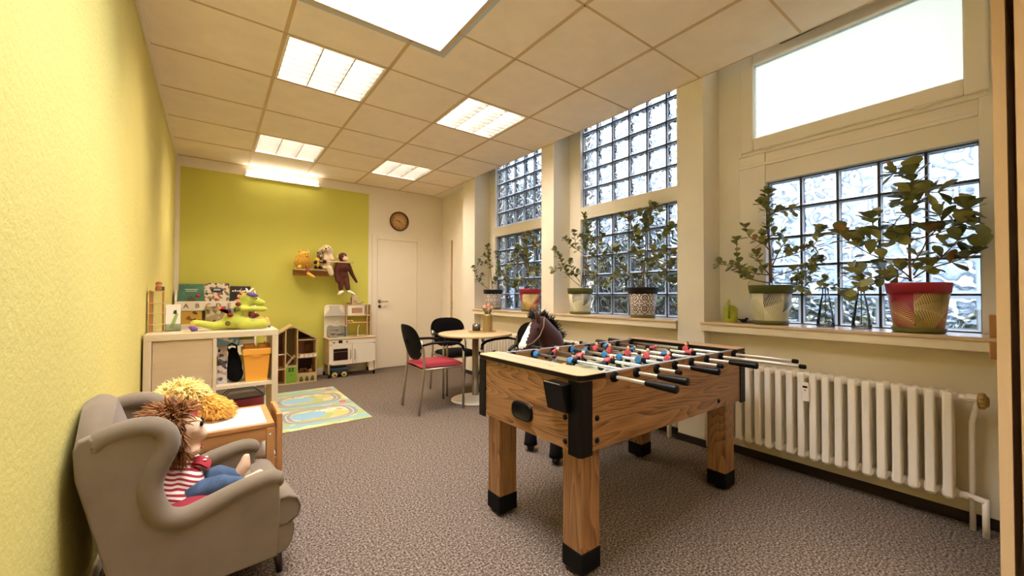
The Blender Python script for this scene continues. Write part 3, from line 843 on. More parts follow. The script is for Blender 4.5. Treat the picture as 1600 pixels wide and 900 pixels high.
# ------------------------------------------------------------------ radiators
def radiator_section():
    b = MB(); r = .018
    # three columns in depth joined by top and bottom hubs; local x depth, y along, z up
    for x in (-.05, 0, .05):
        b.tube([(x, 0, .165), (x, 0, .20), (x, 0, .62), (x, 0, .655)], [.010, .0165, .0165, .010], 10, 0, True, True)
    for z in (.17, .645):
        b.tube([(-.066, 0, z), (-.055, 0, z), (.055, 0, z), (.066, 0, z)], [.012, .0225, .0225, .012], 12, 0)
        b.tube([(0, -.03, z), (0, .03, z)], .021, 12)
    b.box(-.071, -.052, -.0185, .0185, .16, .668, 0, .009, 3)
    o = b.build('tmp_sec', M['radiator']); m = o.data; bpy.data.objects.remove(o); return m
SECM = radiator_section()
RL = ['cream column radiator with a wheel valve under the nearest window, beside the football table', 'cream column radiator under the middle window behind the football table', 'cream column radiator under the far window behind the round table']
def radiator(k, y0, n, label, valve):
    t = thing('radiator', label, 'radiator', (3.285, y0, 0), 0, 'column radiators under the windows')
    for i in range(n):
        o = link('section', SECM, t); o.location = (0, .031+i*.0612, 0)
    L = n*.0612
    for i in (2, n-3):
        b = MB(); b.box(-.02, .11, .031+i*.0612+.02, .031+i*.0612+.04, .15, .166); b.build('bracket', M['radiator'], t)
    if valve:
        b = MB()
        b.tube([(0, 0, .645), (0, -.03, .645)], .014, 12); b.tube([(0, -.03, .645), (0, -.065, .645)], .019, 8, smooth=False); b.tube([(0, -.06, .645), (0, -.075, .645)], .011, 10)
        v = b.build('valve', M['radiator'], t)
        b = MB()
        b.lathe([(0, -.026), (.02, -.024), (.031, -.012), (.036, 0), (.033, .010), (.02, .014), (0, .014)], 18, (-.02, -.078, .64), axis='y')
        for i in range(12):
            a = 2*PI*i/12; b.ell((-.02+.034*math.cos(a), -.08, .64+.034*math.sin(a)), (.006, .011, .006), u=8, v=6)
        b.build('hand_wheel', M['brass'], v)
        b = MB(); b.tube([(.0, -.062, .635), (.02, -.058, .60), (.03, -.05, .56), (.035, -.042, .52), (.035, -.04, .3), (.035, -.04, .0)], .0115, 12); b.build('pipe', M['radiator'], t)
        b = MB(); b.tube([(0, 0, .17), (0, -.03, .17)], .017, 12); b.tube([(0, -.03, .17), (0, -.05, .17)], .012, 8, smooth=False); b.tube([(0, -.05, .17), (-.01, -.085, .165)], .014, 12); b.tube([(-.01, -.085, .178), (-.01, -.085, .10), (-.01, -.085, .0)], .0125, 12)
        b.build('return_pipe', M['radiator'], t)
        i = 9
        b = MB(); yy = .031+i*.0612+.03
        b.box(-.092, -.066, yy-.019, yy+.019, .505, .615, 0, .004); mtr = b.build('heat_meter', M['white_lam'], t)
        b = MB(); b.box(-.0935, -.091, yy-.012, yy+.012, .585, .597); b.build('display', M['black_plastic'], mtr)
        b = MB(); b.prism([(yy-.006, .575), (yy+.006, .575), (yy, .567)], 'x', -.0935, -.091); b.build('arrow_mark', M['print_dark'], mtr)
    else:
        b = MB(); b.tube([(0, .0, .645), (0, -.05, .645), (.03, -.055, .62), (.035, -.055, .0)], .0115, 10); b.build('pipe', M['radiator'], t)
        b = MB(); b.tube([(0, 0, .17), (-.005, -.06, .168), (-.005, -.065, .0)], .0115, 10); b.build('return_pipe', M['radiator'], t)
M['brass'] = pm('valve_brass', '#b59a63', .35, .7)
radiator(0, .262, 19, RL[0], True)
radiator(1, 1.90, 20, RL[1], False)
radiator(2, 3.56, 20, RL[2], False)

# ------------------------------------------------------------------ round table and chairs
TC = (2.66, 3.78)
t = thing('round_table', 'round maple pedestal table with a pale disc foot by the windows', 'table', (*TC, 0))
b = MB(); b.lathe([(0, .698), (.385, .698), (.397, .70), (.40, .704), (.40, .719), (.397, .723), (.39, .724), (0, .724)], 64); b.build('table_top', M['table_top'], t)
b = MB(); b.lathe([(.0, .695), (.035, .695), (.035, .02), (0, .02)], 28); b.lathe([(0, .697), (.12, .697), (.12, .69), (.035, .68)], 24); b.build('column', M['steel'], t)
b = MB(); b.lathe([(.036, .05), (.07, .04), (.16, .022), (.255, .010), (.262, .004), (.26, 0), (0, 0)], 56); b.build('base', M['base_pale'], t) if 'base_pale' in M else b.build('base', pm('base_pale', '#d9cdb8', .35, .2), t)

M['black_shell'] = pm('black_shell', '#060404', .65, spec=.2)
def office_chair(label, seatmat):
    """Stacking visitor chair; local +x is forward."""
    t = thing('visitor_chair', label, 'chair', (0, 0, 0))
    tr = .0115
    for s in (-1, 1):
        y = s*.235
        b = MB(); b.tube([(.215, y, 0), (.215, y, .44), (.215, y, .615)], tr, 12); b.build('front_leg', M['steel'], t)
        b = MB(); b.tube([(-.245, y*.98, 0), (-.205, y*.97, .35), (-.19, y*.96, .46), (-.20, y*.93, .62), (-.225, y*.91, .70)], tr, 12); b.build('rear_leg', M['steel'], t)
        b = MB(); b.tube([(.215, y, .425), (-.195, y*.97, .425)], .009, 10); b.build('side_rail', M['steel'], t)
        b = MB(); b.tube([(-.215, y*.93, .655), (-.12, y, .675), (.05, y*1.01, .672), (.16, y*1.01, .655), (.205, y*1.01, .625), (.218, y*1.0, .575)], [.014, .017, .018, .018, .0165, .0135], 12, 0, flat=(.75, 1.25)); b.build('armrest', M['black_plastic'], t)
    b = MB(); b.tube([(-.19, -.225, .42), (-.19, .225, .42)], .009, 10); b.tube([(.19, -.23, .42), (.19, .23, .42)], .009, 10); b.build('cross_rail', M['steel'], t)
    b = MB()
    def fn(u, v):
        x = -.215+.455*u; y = -.225+.45*v
        ex = 1-abs(2*u-1)**5; ey = 1-abs(2*v-1)**5
        return (x, y*(1-.14*(1-u)**2), .44+.038*(min(ex, ey))**.45+.010*math.sin(PI*v)-.02*max(0, u-.8)*3)
    b.grid(fn, 18, 18)
    def fn2(u, v):
        p = fn(u, 1-v); return (p[0], p[1], .434-.006*math.sin(PI*u)*math.sin(PI*v))
    b.grid(fn2, 8, 8, 1)
    st = b.build('seat', [seatmat, M['black_plastic']], t)
    # back: rounded shield, curved
    b = MB()
    def outline(a, k=3.0):
        return (math.copysign(abs(math.cos(a))**(2/k), math.cos(a)), math.copysign(abs(math.sin(a))**(2/k), math.sin(a)))
    nr, na = 7, 36
    def back(off, mi, sgn):
        rings = []
        for i in range(nr+1):
            r_ = i/nr; ring = []
            for j in range(na):
                u, v = outline(2*PI*j/na); u *= r_; v *= r_
                y = u*.232*(1-.16*max(0, -v)); z = .675+v*.175
                x = -.205-.06*(v+1)*.5*1.5-.035*(1-u*u)*1.0+.02 + off*(1-r_**6)
                ring.append(b.bm.verts.new((x, y, z)))
            rings.append(ring)
        for i in range(1, nr):
            for j in range(na):
                q = (rings[i][j], rings[i][(j+1) % na], rings[i+1][(j+1) % na], rings[i+1][j])
                f = b.bm.faces.new(q if sgn > 0 else q[::-1]); f.material_index = mi; f.smooth = True
        for j in range(na):
            q = (rings[0][0], rings[1][j], rings[1][(j+1) % na]); f = b.bm.faces.new(q if sgn > 0 else q[::-1]); f.material_index = mi; f.smooth = True
        bmesh.ops.delete(b.bm, geom=rings[0][1:], context='VERTS')
        return rings[-1]
    r1 = back(.022, 0, 1); r2 = back(-.012, 1, -1)
    for j in range(na):
        f = b.bm.faces.new((r1[j], r2[j], r2[(j+1) % na], r1[(j+1) % na])); f.material_index = 1; f.smooth = True
    b.build('backrest', [M['black_fabric'], M['black_shell']], t)
    for s in (-1, 1):
        b = MB(); b.box(-.222, -.206, s*.205-.012, s*.205+.012, .585, .70, 0, .008); b.build('back_bracket', M['steel'], t)
    return t
c1 = office_chair('visitor chair with a red seat and black back at the round table', M['red_fabric'])
c1.location = (2.17, 3.785, 0); c1.rotation_euler.z = rad(-2)
c2 = office_chair('black visitor chair behind the round table, its back to the doors', M['black_fabric'])
c2.location = (2.71, 4.29, 0); c2.rotation_euler.z = rad(-91)
c3 = copy_tree(c2, None, (2.785, 3.275, 0), rad(180), 'black visitor chair between the round table and the football table, beside the toy horse')

t = thing('place_mat', 'round golden woven mat on the round table', 'place mat', (2.775, 3.83, .7245))
b = MB(); b.lathe([(0, 0), (.15, 0), (.152, .002), (.15, .004), (0, .004)], 48)
o = b.build('mat_disc', pm('gold_weave', '#b3935a', .45, .3, var=.35, vscale=120, bmp=.5, bscale=160), t)
b = MB(); R_ = random.Random(2)
for i in range(48):
    a = 2*PI*i/48; r_ = .15+R_.uniform(-.003, .006); b.ell((r_*math.cos(a), r_*math.sin(a), .004), (.011, .008, .005), u=8, v=5)
b.build('leaf_edge', pm('gold_leaf', '#c2a468', .4, .4), t)
t = thing('candle_glass', 'squat smoked tealight glass on the golden mat', 'candle holder', (2.745, 3.90, .7287))
b = MB(); b.lathe([(0, .0), (.036, .0), (.040, .004), (.041, .08), (.037, .08), (.036, .008), (0, .008)], 28); b.build('glass_cup', M['smoked_glass'], t)
b = MB()
for k in range(14):
    a = 2*PI*k/14; b.tube([(.0415*math.cos(a), .0415*math.sin(a), .006), (.0425*math.cos(a), .0425*math.sin(a), .076)], .0035, 6)
b.build('ribs', pm('smoke_rib', '#59493a', .3), t)
b = MB(); b.lathe([(0, .009), (.02, .009), (.02, .024), (0, .024)], 20); b.build('tealight', M['white_lam'], t)
t = thing('vase', 'golden ribbed cylinder vase holding pink tulips on the round table', 'vase', (2.815, 3.775, .7287))
b = MB(); pr_ = [(0, 0), (.048, 0), (.05, .004)] + [(.05+(.0016 if i % 2 else 0), .01+i*.0105) for i in range(17)] + [(.051, .192), (.047, .192), (.046, .01), (0, .01)]
b.lathe(pr_, 32); b.build('vase_body', pm('gold_glass', '#b39a66', .3, .5), t)
for k in range(5):
    fl = thing('tulip', ['pink tulip standing highest in the golden vase', 'pink tulip leaning towards the doors in the golden vase', 'pink tulip leaning towards the windows in the golden vase', 'pale pink tulip lowest at the front of the golden vase', 'pink tulip bud at the back of the golden vase'][k], 'flower', (2.815, 3.775, .745), 0, 'tulips in the golden vase')
    a = 2*PI*k/5+.5; rr = .008 if k == 0 else .03
    hx_, hy_, hz_ = rr*1.5*math.cos(a), rr*1.5*math.sin(a), (.255, .235, .24, .215, .228)[k]
    b = MB(); b.tube([(.015*math.cos(a+1), .015*math.sin(a+1), .0), (.01*math.cos(a), .01*math.sin(a), .12), (hx_, hy_, hz_)], .0028, 6); b.build('stem', pm('tulip_stem', '#7d8c4e', .6), fl)
    b = MB()
    for q in range(6):
        aa = 2*PI*q/6; b.ell((hx_+.008*math.cos(aa), hy_+.008*math.sin(aa), hz_+.018), (.0105, .0105, .021), rot=(.2*math.sin(aa), -.2*math.cos(aa), 0), u=8, v=6)
    b.build('bloom', pm('tulip_pink', '#e2a493', .6), fl)
    b = MB()
    for q in (0, 1):
        aa = a+2*q+1; P0 = Vector((.03*math.cos(aa), .03*math.sin(aa), .195)); P1 = P0+Vector((.045*math.cos(aa), .045*math.sin(aa), .055))
        b.tube([P0-Vector((0, 0, .10)), P0, (P0+P1)/2+Vector((0, 0, .012)), P1], [.003, .008, .007, .001], 6, 0, flat=(1, .25))
    b.build('leaf', pm('tulip_leaf', '#86935a', .6), fl)
# ------------------------------------------------------------------ wing chair
AC = (.335, 2.105); ARZ = rad(6)
t = thing('wing_chair', 'small grey upholstered wing chair against the yellow wall', 'armchair', (*AC, 0), ARZ)
def smooth_curve(pts, n=6, closed=False):
    """Catmull-Rom through 2-D or 3-D points."""
    P = [Vector(p) for p in pts]; out = []
    k = len(P)
    for i in range(k if closed else k-1):
        p0 = P[(i-1) % k] if (closed or i > 0) else P[i]; p1 = P[i]; p2 = P[(i+1) % k]; p3 = P[(i+2) % k] if (closed or i+2 < k) else p2
        for j in range(n):
            s = j/n
            out.append(.5*((2*p1)+(p2-p0)*s+(2*p0-5*p1+4*p2-p3)*s*s+(3*p1-p0-3*p2+p3)*s**3))
    if not closed: out.append(P[-1])
    return out
side = [(-.335, .655), (-.328, .56), (-.225, .095), (.225, .095), (.232, .25), (.228, .395)]
top = smooth_curve([(.228, .395), (.19, .41), (.10, .395), (0, .365), (-.07, .35), (-.125, .375), (-.155, .44), (-.16, .50), (-.14, .56), (-.118, .615), (-.122, .66), (-.155, .69), (-.21, .695), (-.265, .68), (-.285, .655)], 4)
outl = side[:-1] + [tuple(p) for p in top[:-2]] + [(-.30, .69), (-.325, .68)]
for s in (-1, 1):
    b = MB()
    ya, yb = (s*.262, s*.215)
    b.prism(outl, 'y', min(ya, yb), max(ya, yb), 0, .012)
    sp = b.build('side_panel', M['sofa'], t)
    for f in sp.data.polygons: f.use_smooth = len(f.vertices) == 4 and f.area < .004
    # padded roll along arm and wing
    path = [(p[0], s*.236, p[1]-.004) for p in top]
    n_ = len(path)
    b = MB(); b.tube(path, [.030+.010*math.sin(PI*min(1, i/(n_-1)*1.0)) for i in range(n_)], 14, 0)
    b.ell(path[0], (.022, .030, .030)); b.ell(path[-1], (.02, .030, .028))
    rl = b.build('arm_roll', M['sofa'], t)
    b = MB(); b.tube([(p[0]+.006 if i < n_*.55 else p[0]-.03, s*.2675, p[1]-.034+(.02 if i > n_*.75 else 0)) for i, p in enumerate(path) if n_*.1 < i < n_*.85], .0045, 8, 0); b.build('piping', M['sofa_dark'], rl)
# back: arched, leaning, slightly hollow
def back_pts(u, v, off):
    y = -.225+.45*u; hw = 1-abs(2*u-1)**3.2
    ztop = .66+.085*hw
    z = .10+(ztop-.10)*v
    x = -.20-.10*v**1.1+off - .015*(1-hw)
    return (x, y, z)
b = MB()
b.grid(lambda u, v: back_pts(u, v, .055+.03*math.sin(PI*v)*(1-abs(2*u-1)**4)), 20, 16)
b.grid(lambda u, v: back_pts(1-u, v, -.03+.012*abs(2*u-1)**2), 20, 16)
def cap(u, v):
    a = back_pts(u, 1, .055); c_ = back_pts(u, 1, -.03+.012*abs(2*u-1)**2)
    s_ = math.sin(PI*v)*.022
    return (a[0]+(c_[0]-a[0])*v, a[1], a[2]+s_)
b.grid(cap, 20, 8)
for uu in (0, 1):
    def cside(u, v, uu=uu):
        a = back_pts(uu, v, .055+.03*0); c_ = back_pts(uu, v, -.018)
        return (a[0]+(c_[0]-a[0])*u, a[1]+(.012 if uu else -.012)*math.sin(PI*u), a[2])
    b.grid(cside, 4, 12)
b.build('backrest', M['sofa'], t)
b = MB(); b.box(-.19, .225, -.215, .215, .095, .215, 0, .012); b.build('seat_base', M['sofa'], t)
b = MB()
b.box(-.19, .235, -.212, .212, .205, .312, 0, .022, 3)
pts = smooth_curve([(.20, .205), (.262, .205), (.302, .225), (.312, .262), (.296, .302), (.255, .322), (.20, .314)], 5)
b.prism([tuple(p) for p in pts], 'y', -.252, .252, 0, .014)
sc_ = b.build('seat_cushion', M['sofa'], t)
def soft(o, big=.004):
    for f in o.data.polygons: f.use_smooth = len(f.vertices) == 4 and f.area < big
soft(sc_, .012)
b = MB()
pts = smooth_curve([(.20, .095), (.255, .098), (.278, .13), (.288, .175), (.278, .203), (.20, .204)], 5)
b.prism([tuple(p) for p in pts], 'y', -.250, .250, 0, .014)
fr = b.build('front_rail', M['sofa'], t); soft(fr, .012)
for s in (-1, 1):
    b = MB(); b.tube([(.235, s*.2525, .312), (.26, s*.2525, .316), (.292, s*.2525, .30), (.306, s*.2525, .262), (.298, s*.2525, .23), (.265, s*.2525, .21)], .0042, 8); b.build('piping', M['sofa_dark'], sc_)
for x, y, dx in ((.232, -.205, .012), (.232, .205, .012), (-.19, -.19, -.025), (-.19, .19, -.025)):
    b = MB(); b.tube([(x+dx, y, 0), (x, y, .10)], [.011, .019], 4 if False else 10); b.build('leg', M['dark_wood'], t)

# ------------------------------------------------------------------ hand puppet child in the chair
M['doll_skin'] = pm('doll_skin', '#e3bf9a', .8, bmp=.1, bscale=200)
M['doll_hair'] = pm('doll_hair', '#94602f', .75, var=.25, vscale=60)
def stripe_mat():
    m, nt, b = newmat('red_white_stripes')
    v = coords(nt)
    sp = N(nt, 'ShaderNodeSeparateXYZ'); nt.links.new(v, sp.inputs[0])
    ad = N(nt, 'ShaderNodeMath', operation='MULTIPLY_ADD'); ad.inputs[1].default_value = .55
    nt.links.new(sp.outputs['X'], ad.inputs[0]); nt.links.new(sp.outputs['Z'], ad.inputs[2])
    s1 = N(nt, 'ShaderNodeMath', operation='MULTIPLY'); s1.inputs[1].default_value = 58; nt.links.new(ad.outputs[0], s1.inputs[0])
    s2 = N(nt, 'ShaderNodeMath', operation='FRACT'); nt.links.new(s1.outputs[0], s2.inputs[0])
    s3 = N(nt, 'ShaderNodeMath', operation='GREATER_THAN'); s3.inputs[1].default_value = .5; nt.links.new(s2.outputs[0], s3.inputs[0])
    nt.links.new(ramp(nt, s3.outputs[0], [(0, hx('#a02a33')), (1, hx('#efe2d2'))], 'CONSTANT'), b.inputs['Base Color'])
    b.inputs['Roughness'].default_value = .9
    return m
M['stripes'] = stripe_mat()
M['denim'] = pm('denim', '#40536a', .9, var=.35, vscale=22, bmp=.25, bscale=350)
d = thing('toy_doll', 'soft boy doll with shaggy brown hair, striped shirt and jeans sitting in the grey chair', 'doll', (.26, 2.09, .31), 0)
bd = blob('body', [
    ('e', (.262, 2.09, .595), (.066, .066, .074), None, 0), ('e', (.312, 2.085, .60), (.034, .05, .045), None, 0), ('e', (.335, 2.085, .572), (.026, .026, .024), None, 0), ('e', (.308, 2.085, .518), (.032, .042, .026), None, 0),
    ('e', (.262, 2.025, .552), (.018, .012, .026), None, 0), ('e', (.262, 2.155, .552), (.018, .012, .026), None, 0),
    ('c', (.25, 2.09, .50), (.245, 2.09, .46), .032, .036, 0),
    ('c', (.462, 2.135, .35), (.486, 2.135, .39), .022, .026, 0), ('c', (.486, 2.135, .39), (.492, 2.135, .425), .024, .017, 0),
    ('c', (.475, 2.05, .345), (.515, 2.045, .36), .023, .024, 0), ('c', (.515, 2.045, .36), (.535, 2.045, .375), .022, .018, 0),
    ('c', (.268, 2.035, .335), (.305, 2.055, .345), .022, .022, 0), ('c', (.30, 2.16, .36), (.345, 2.15, .37), .02, .022, 0)], [M['doll_skin']], d, .009, 4, True)
sh = blob('shirt', [('c', (.243, 2.09, .452), (.262, 2.09, .36), .062, .075, 0), ('e', (.285, 2.09, .39), (.065, .07, .06), None, 0),
    ('c', (.232, 2.03, .445), (.222, 2.008, .385), .036, .036, 0), ('c', (.222, 2.008, .385), (.268, 2.02, .345), .036, .033, 0),
    ('c', (.236, 2.15, .445), (.24, 2.17, .39), .034, .034, 0), ('c', (.24, 2.17, .39), (.29, 2.165, .36), .034, .03, 0)], [M['stripes']], d, .009, 4, True)
blob('trousers', [('e', (.29, 2.09, .345), (.06, .078, .04), None, 0), ('c', (.30, 2.05, .355), (.40, 2.045, .365), .042, .04, 0), ('c', (.40, 2.045, .365), (.472, 2.05, .348), .038, .027, 0),
    ('c', (.30, 2.13, .355), (.395, 2.14, .372), .042, .04, 0), ('c', (.395, 2.14, .372), (.458, 2.135, .35), .038, .028, 0)], [M['denim']], d, .009, 4, True)
hp = surf_pts((.245, 2.09, .595), (.078, .078, .088), 1500, 4, lambda p, n: not (n.x > .45 and p.z < .665) and p.z > .505)
hr = strands('hair', [(p, Vector((n.x-.05, n.y*1.0, n.z*.75+.12))) for p, n in hp], M['doll_hair'], d, .066, .0056, 4, .95, .4, 5, True)
cp_ = blob('hair_base', [('e', (.235, 2.09, .60), (.072, .076, .084), None, 0), ('e', (.225, 2.09, .55), (.058, .07, .06), None, 0)], [M['doll_hair']], d, .010, 3, True)
b = MB()
for k, yy in enumerate((2.055, 2.115)): b.ell((.337, yy, .622), (.006, .010, .011), 0, u=10, v=8)
b.build('eyes', M['black_plastic'], d, True)
b = MB(); b.tube([(.336, 2.065, .523), (.341, 2.085, .518), (.336, 2.105, .523)], .004, 6); b.build('mouth', pm('lip_red', '#a5483c', .7), d, True)
sc2 = MB()
def scf(u, v): return (.285+.075*u+.01*math.sin(3*v), 2.07+.085*v, .452-.018*u+.014*math.sin(PI*v)+.018*math.sin(PI*u))
sc2.grid(scf, 10, 10); sc2.grid(lambda u, v: tuple(Vector(scf(1-u, v))-Vector((0, 0, .01))), 10, 10)
for u, v in ((.75, .25), (.3, .5), (.8, .75), (.2, .15), (.45, .85)):
    p = scf(u, v); sc2.ell((p[0], p[1], p[2]+.002), (.0075, .0075, .003), 1, u=10, v=6)
sc2.build('dotted_scarf', [pm('dot_red', '#9c2530', .9), M['white_lam']], d, True)
t = thing('cushion', 'dark red cushion squeezed under the doll in the grey chair', 'cushion', (.27, 2.02, .312), rad(6))
b = MB()
def cf(u, v, s):
    x = -.10+.20*u; y = -.115+.23*v; e = (1-abs(2*u-1)**3.5)*(1-abs(2*v-1)**3.5)
    return (x, y, s*.026*max(0, e)**.5+.02)
b.grid(lambda u, v: cf(u, v, 1), 16, 16); b.grid(lambda u, v: cf(1-u, v, -.7), 16, 16); b.build('cover', pm('cushion_red', '#8c1f2b', .9, bmp=.2, bscale=300), t)

# ------------------------------------------------------------------ children's table and chairs
t = thing('play_table', 'low pine children\'s table with a white top beside the shelf unit', 'table', (.32, 2.65, 0))
TX0, TX1, TY0, TY1, TZ = .012, .63, 2.435, 2.875, .475
b = MB(); b.box(TX0+.03, TX1-.03, TY0+.03, TY1-.03, TZ-.012, TZ-.002, 0, .001); b.build('table_top', M['white_lam'], t, True)
b = MB()
b.box(TX0, TX1, TY0, TY0+.03, TZ-.022, TZ, 0, .003); b.box(TX0, TX1, TY1-.03, TY1, TZ-.022, TZ, 0, .003); b.box(TX0, TX0+.03, TY0+.03, TY1-.03, TZ-.022, TZ, 0, .003); b.box(TX1-.03, TX1, TY0+.03, TY1-.03, TZ-.022, TZ, 0, .003)
b.box(TX0+.03, TX1-.03, TY0+.004, TY0+.022, TZ-.085, TZ-.022); b.box(TX0+.03, TX1-.03, TY1-.022, TY1-.004, TZ-.085, TZ-.022); b.box(TX0+.004, TX0+.022, TY0+.03, TY1-.03, TZ-.085, TZ-.022); b.box(TX1-.022, TX1-.004, TY0+.03, TY1-.03, TZ-.085, TZ-.022)
b.build('frame', M['pine'], t, True)
for x in (TX0, TX1-.036):
    for y in (TY0, TY1-.036):
        b = MB(); b.box(x, x+.036, y, y+.036, 0, TZ-.0225, 0, .004); l = b.build('leg', M['pine_z'], t, True)
        b = MB(); b.lathe([(0, -.003), (.006, -.002), (.007, 0)], 12, (x+.018, y-.0, TZ-.06), axis='y'); b.build('screw', M['chrome'], l, True)
def kid_chair(label):
    """Local +x forward."""
    t = thing('play_chair', label, 'chair', (0, 0, 0), 0, 'pine children\'s chairs')
    for s in (-1, 1):
        y = s*.137
        b = MB(); b.box(-.15, -.122, y-.018, y+.018, 0, .50, 0, .004); b.build('rear_leg', M['pine_z'], t)
        b = MB(); b.box(.12, .148, y-.018, y+.018, 0, .285, 0, .004); b.build('front_leg', M['pine_z'], t)
    b = MB(); b.box(-.122, .148, -.125, .125, .272, .285, 0, .002); b.build('seat', M['white_lam'], t)
    b = MB()
    for s in (-1, 1): b.box(-.122, .12, s*.145-.008, s*.145+.008, .215, .27)
    b.box(.128, .142, -.119, .119, .215, .27); b.build('seat_frame', M['pine'], t)
    b = MB(); b.box(-.146, -.128, -.119, .119, .40, .50, 0, .003); b.build('backrest', M['pine'], t)
    return t
k1 = kid_chair('pine children\'s chair pushed under the right end of the low white table'); k1.location = (.525, 2.655, 0); k1.rotation_euler.z = PI
k2 = copy_tree(k1, None, (.212, 2.90, 0), rad(-90), 'pine children\'s chair behind the low table, its back to the shelf unit')

# yellow plush lying on the table
M['fur_yellow'] = pm('fur_yellow', '#f6dc8e', .9, var=.12, vscale=30); M['fur_orange'] = pm('fur_orange', '#efbb58', .9, var=.15, vscale=30)
t = thing('plush_toy', 'fluffy yellow plush animal lying on the low white table', 'plush toy', (.30, 2.72, .476))
blob('body', [('e', (.25, 2.74, .575), (.105, .09, .10), None, 0), ('e', (.37, 2.70, .525), (.085, .075, .052), (0, .35, 0), 1), ('e', (.16, 2.76, .54), (.06, .07, .062), None, 0)], [M['fur_yellow'], M['fur_orange']], t, .012, 4, True)
strands('fur', [(p, n+Vector((.2, 0, 0))) for p, n in surf_pts((.245, 2.74, .575), (.106, .09, .10), 1500, 8, lambda p, n: p.z > .50)], M['fur_yellow'], t, .040, .0042, 4, 1.1, .45, 9, True)
strands('mane', [(p, n+Vector((.5, -.2, -.2))) for p, n in surf_pts((.37, 2.70, .525), (.086, .076, .053), 1000, 8, lambda p, n: n.z > -.2, rot=(0, .35, 0))], M['fur_orange'], t, .042, .0042, 4, 1.1, .35, 10, True)

t = thing('pencil_bucket', 'small red plastic bucket with a dark rim holding pencils on the low table', 'bucket', (.275, 2.535, .476))
b = MB(); b.lathe([(0, 0), (.033, 0), (.042, .105), (.045, .105), (.046, .112), (.040, .112), (.032, .006), (0, .006)], 24); b.build('bucket_body', pm('bucket_red', '#c23a37', .4), t)
b = MB(); b.lathe([(.0465, .10), (.048, .106), (.0465, .114)], 24); b.build('rim', pm('rim_navy', '#27304f', .4), t)
cols = ['#c2352f', '#2c3f7a', '#d8a03a', '#8a5a34']
for k in range(4):
    a = k*1.6; p = thing('pencil', ['red pencil standing in the red bucket', 'blue pencil standing in the red bucket', 'yellow pencil standing in the red bucket', 'brown pencil standing in the red bucket'][k], 'pencil', (.275, 2.535, .483), 0, 'pencils in the red bucket')
    P0 = Vector((.012*math.cos(a), .012*math.sin(a), .001)); P1 = Vector((.035*math.cos(a), .035*math.sin(a), .135+.012*k)); dr = (P1-P0).normalized()
    b = MB(); b.tube([P0, P1], .0045, 6, smooth=False); b.build('shaft', pm('pencil_paint', cols[k], .4), p)
    b = MB(); b.tube([P1, P1+dr*.014], [.0045, .0008], 6, smooth=False); b.build('tip', M['birch_z'], p)
t = thing('pen_cup', 'pale cup of felt pens on the low table behind the grey chair', 'cup', (.195, 2.53, .476))
b = MB(); b.lathe([(0, 0), (.034, 0), (.038, .11), (.036, .11), (.032, .005), (0, .005)], 24); b.build('cup_body', M['white_lam'], t)
for k in range(3):
    a = 2.1*k+.4; p = thing('felt_pen', ['navy felt pen standing in the pale cup', 'brown felt pen standing in the pale cup', 'grey felt pen standing in the pale cup'][k], 'pen', (.195, 2.53, .482), 0, 'felt pens in the pale cup')
    P0 = Vector((.012*math.cos(a), .012*math.sin(a), .0)); P1 = Vector((.030*math.cos(a), .030*math.sin(a), .125)); dr = (P1-P0).normalized()
    b = MB(); b.tube([P0, P1], .006, 10); b.build('barrel', M['white_lam'], p)
    b = MB(); b.tube([P1, P1+dr*.032], [.0068, .006], 10); b.build('cap', pm('pen_cap', ['#2b3160', '#8a5432', '#777070'][k], .4), p)

# ------------------------------------------------------------------ shelf unit with door
SX0, SX1, SY0, SY1, SZ = .012, .770, 3.55, 3.955, .872
t = thing('shelf_unit', 'light oak cube shelf unit with one door, standing against the yellow wall', 'shelf unit', ((SX0+SX1)/2, (SY0+SY1)/2, 0))
TH = .04; DV = .384
b = MB(); b.box(SX0, SX1, SY0, SY1, SZ-.043, SZ, 0, .002); b.build('top_board', M['kallax'], t, True)
b = MB(); b.box(SX0, SX1, SY0, SY1, 0, .045, 0, .002); b.build('bottom_board', M['kallax'], t, True)
for xa in (SX0, SX1-TH):
    b = MB(); b.box(xa, xa+TH, SY0, SY1, .045, SZ-.043, 0, .001); b.build('side_board', M['kallax_z'], t, True)
b = MB(); b.box(DV-.010, DV+.010, SY0+.002, SY1-.002, .045, SZ-.043); b.build('divider', M['kallax_z'], t, True)
for xa, xb in ((SX0+TH, DV-.01), (DV+.01, SX1-TH)):
    b = MB(); b.box(xa, xb, SY0+.002, SY1-.002, .462, .486); b.build('shelf', M['kallax'], t, True)
b = MB(); b.box(SX0+TH+.003, DV-.013, SY0+.012, SY0+.03, .49, SZ-.047, 0, .002); b.build('door', M['kallax_door'], t, True)
b = MB(); b.box(SX0+TH+.003, DV-.013, SY0+.012, SY0+.03, .049, .458, 0, .002); b.build('door', M['kallax_door'], t, True)

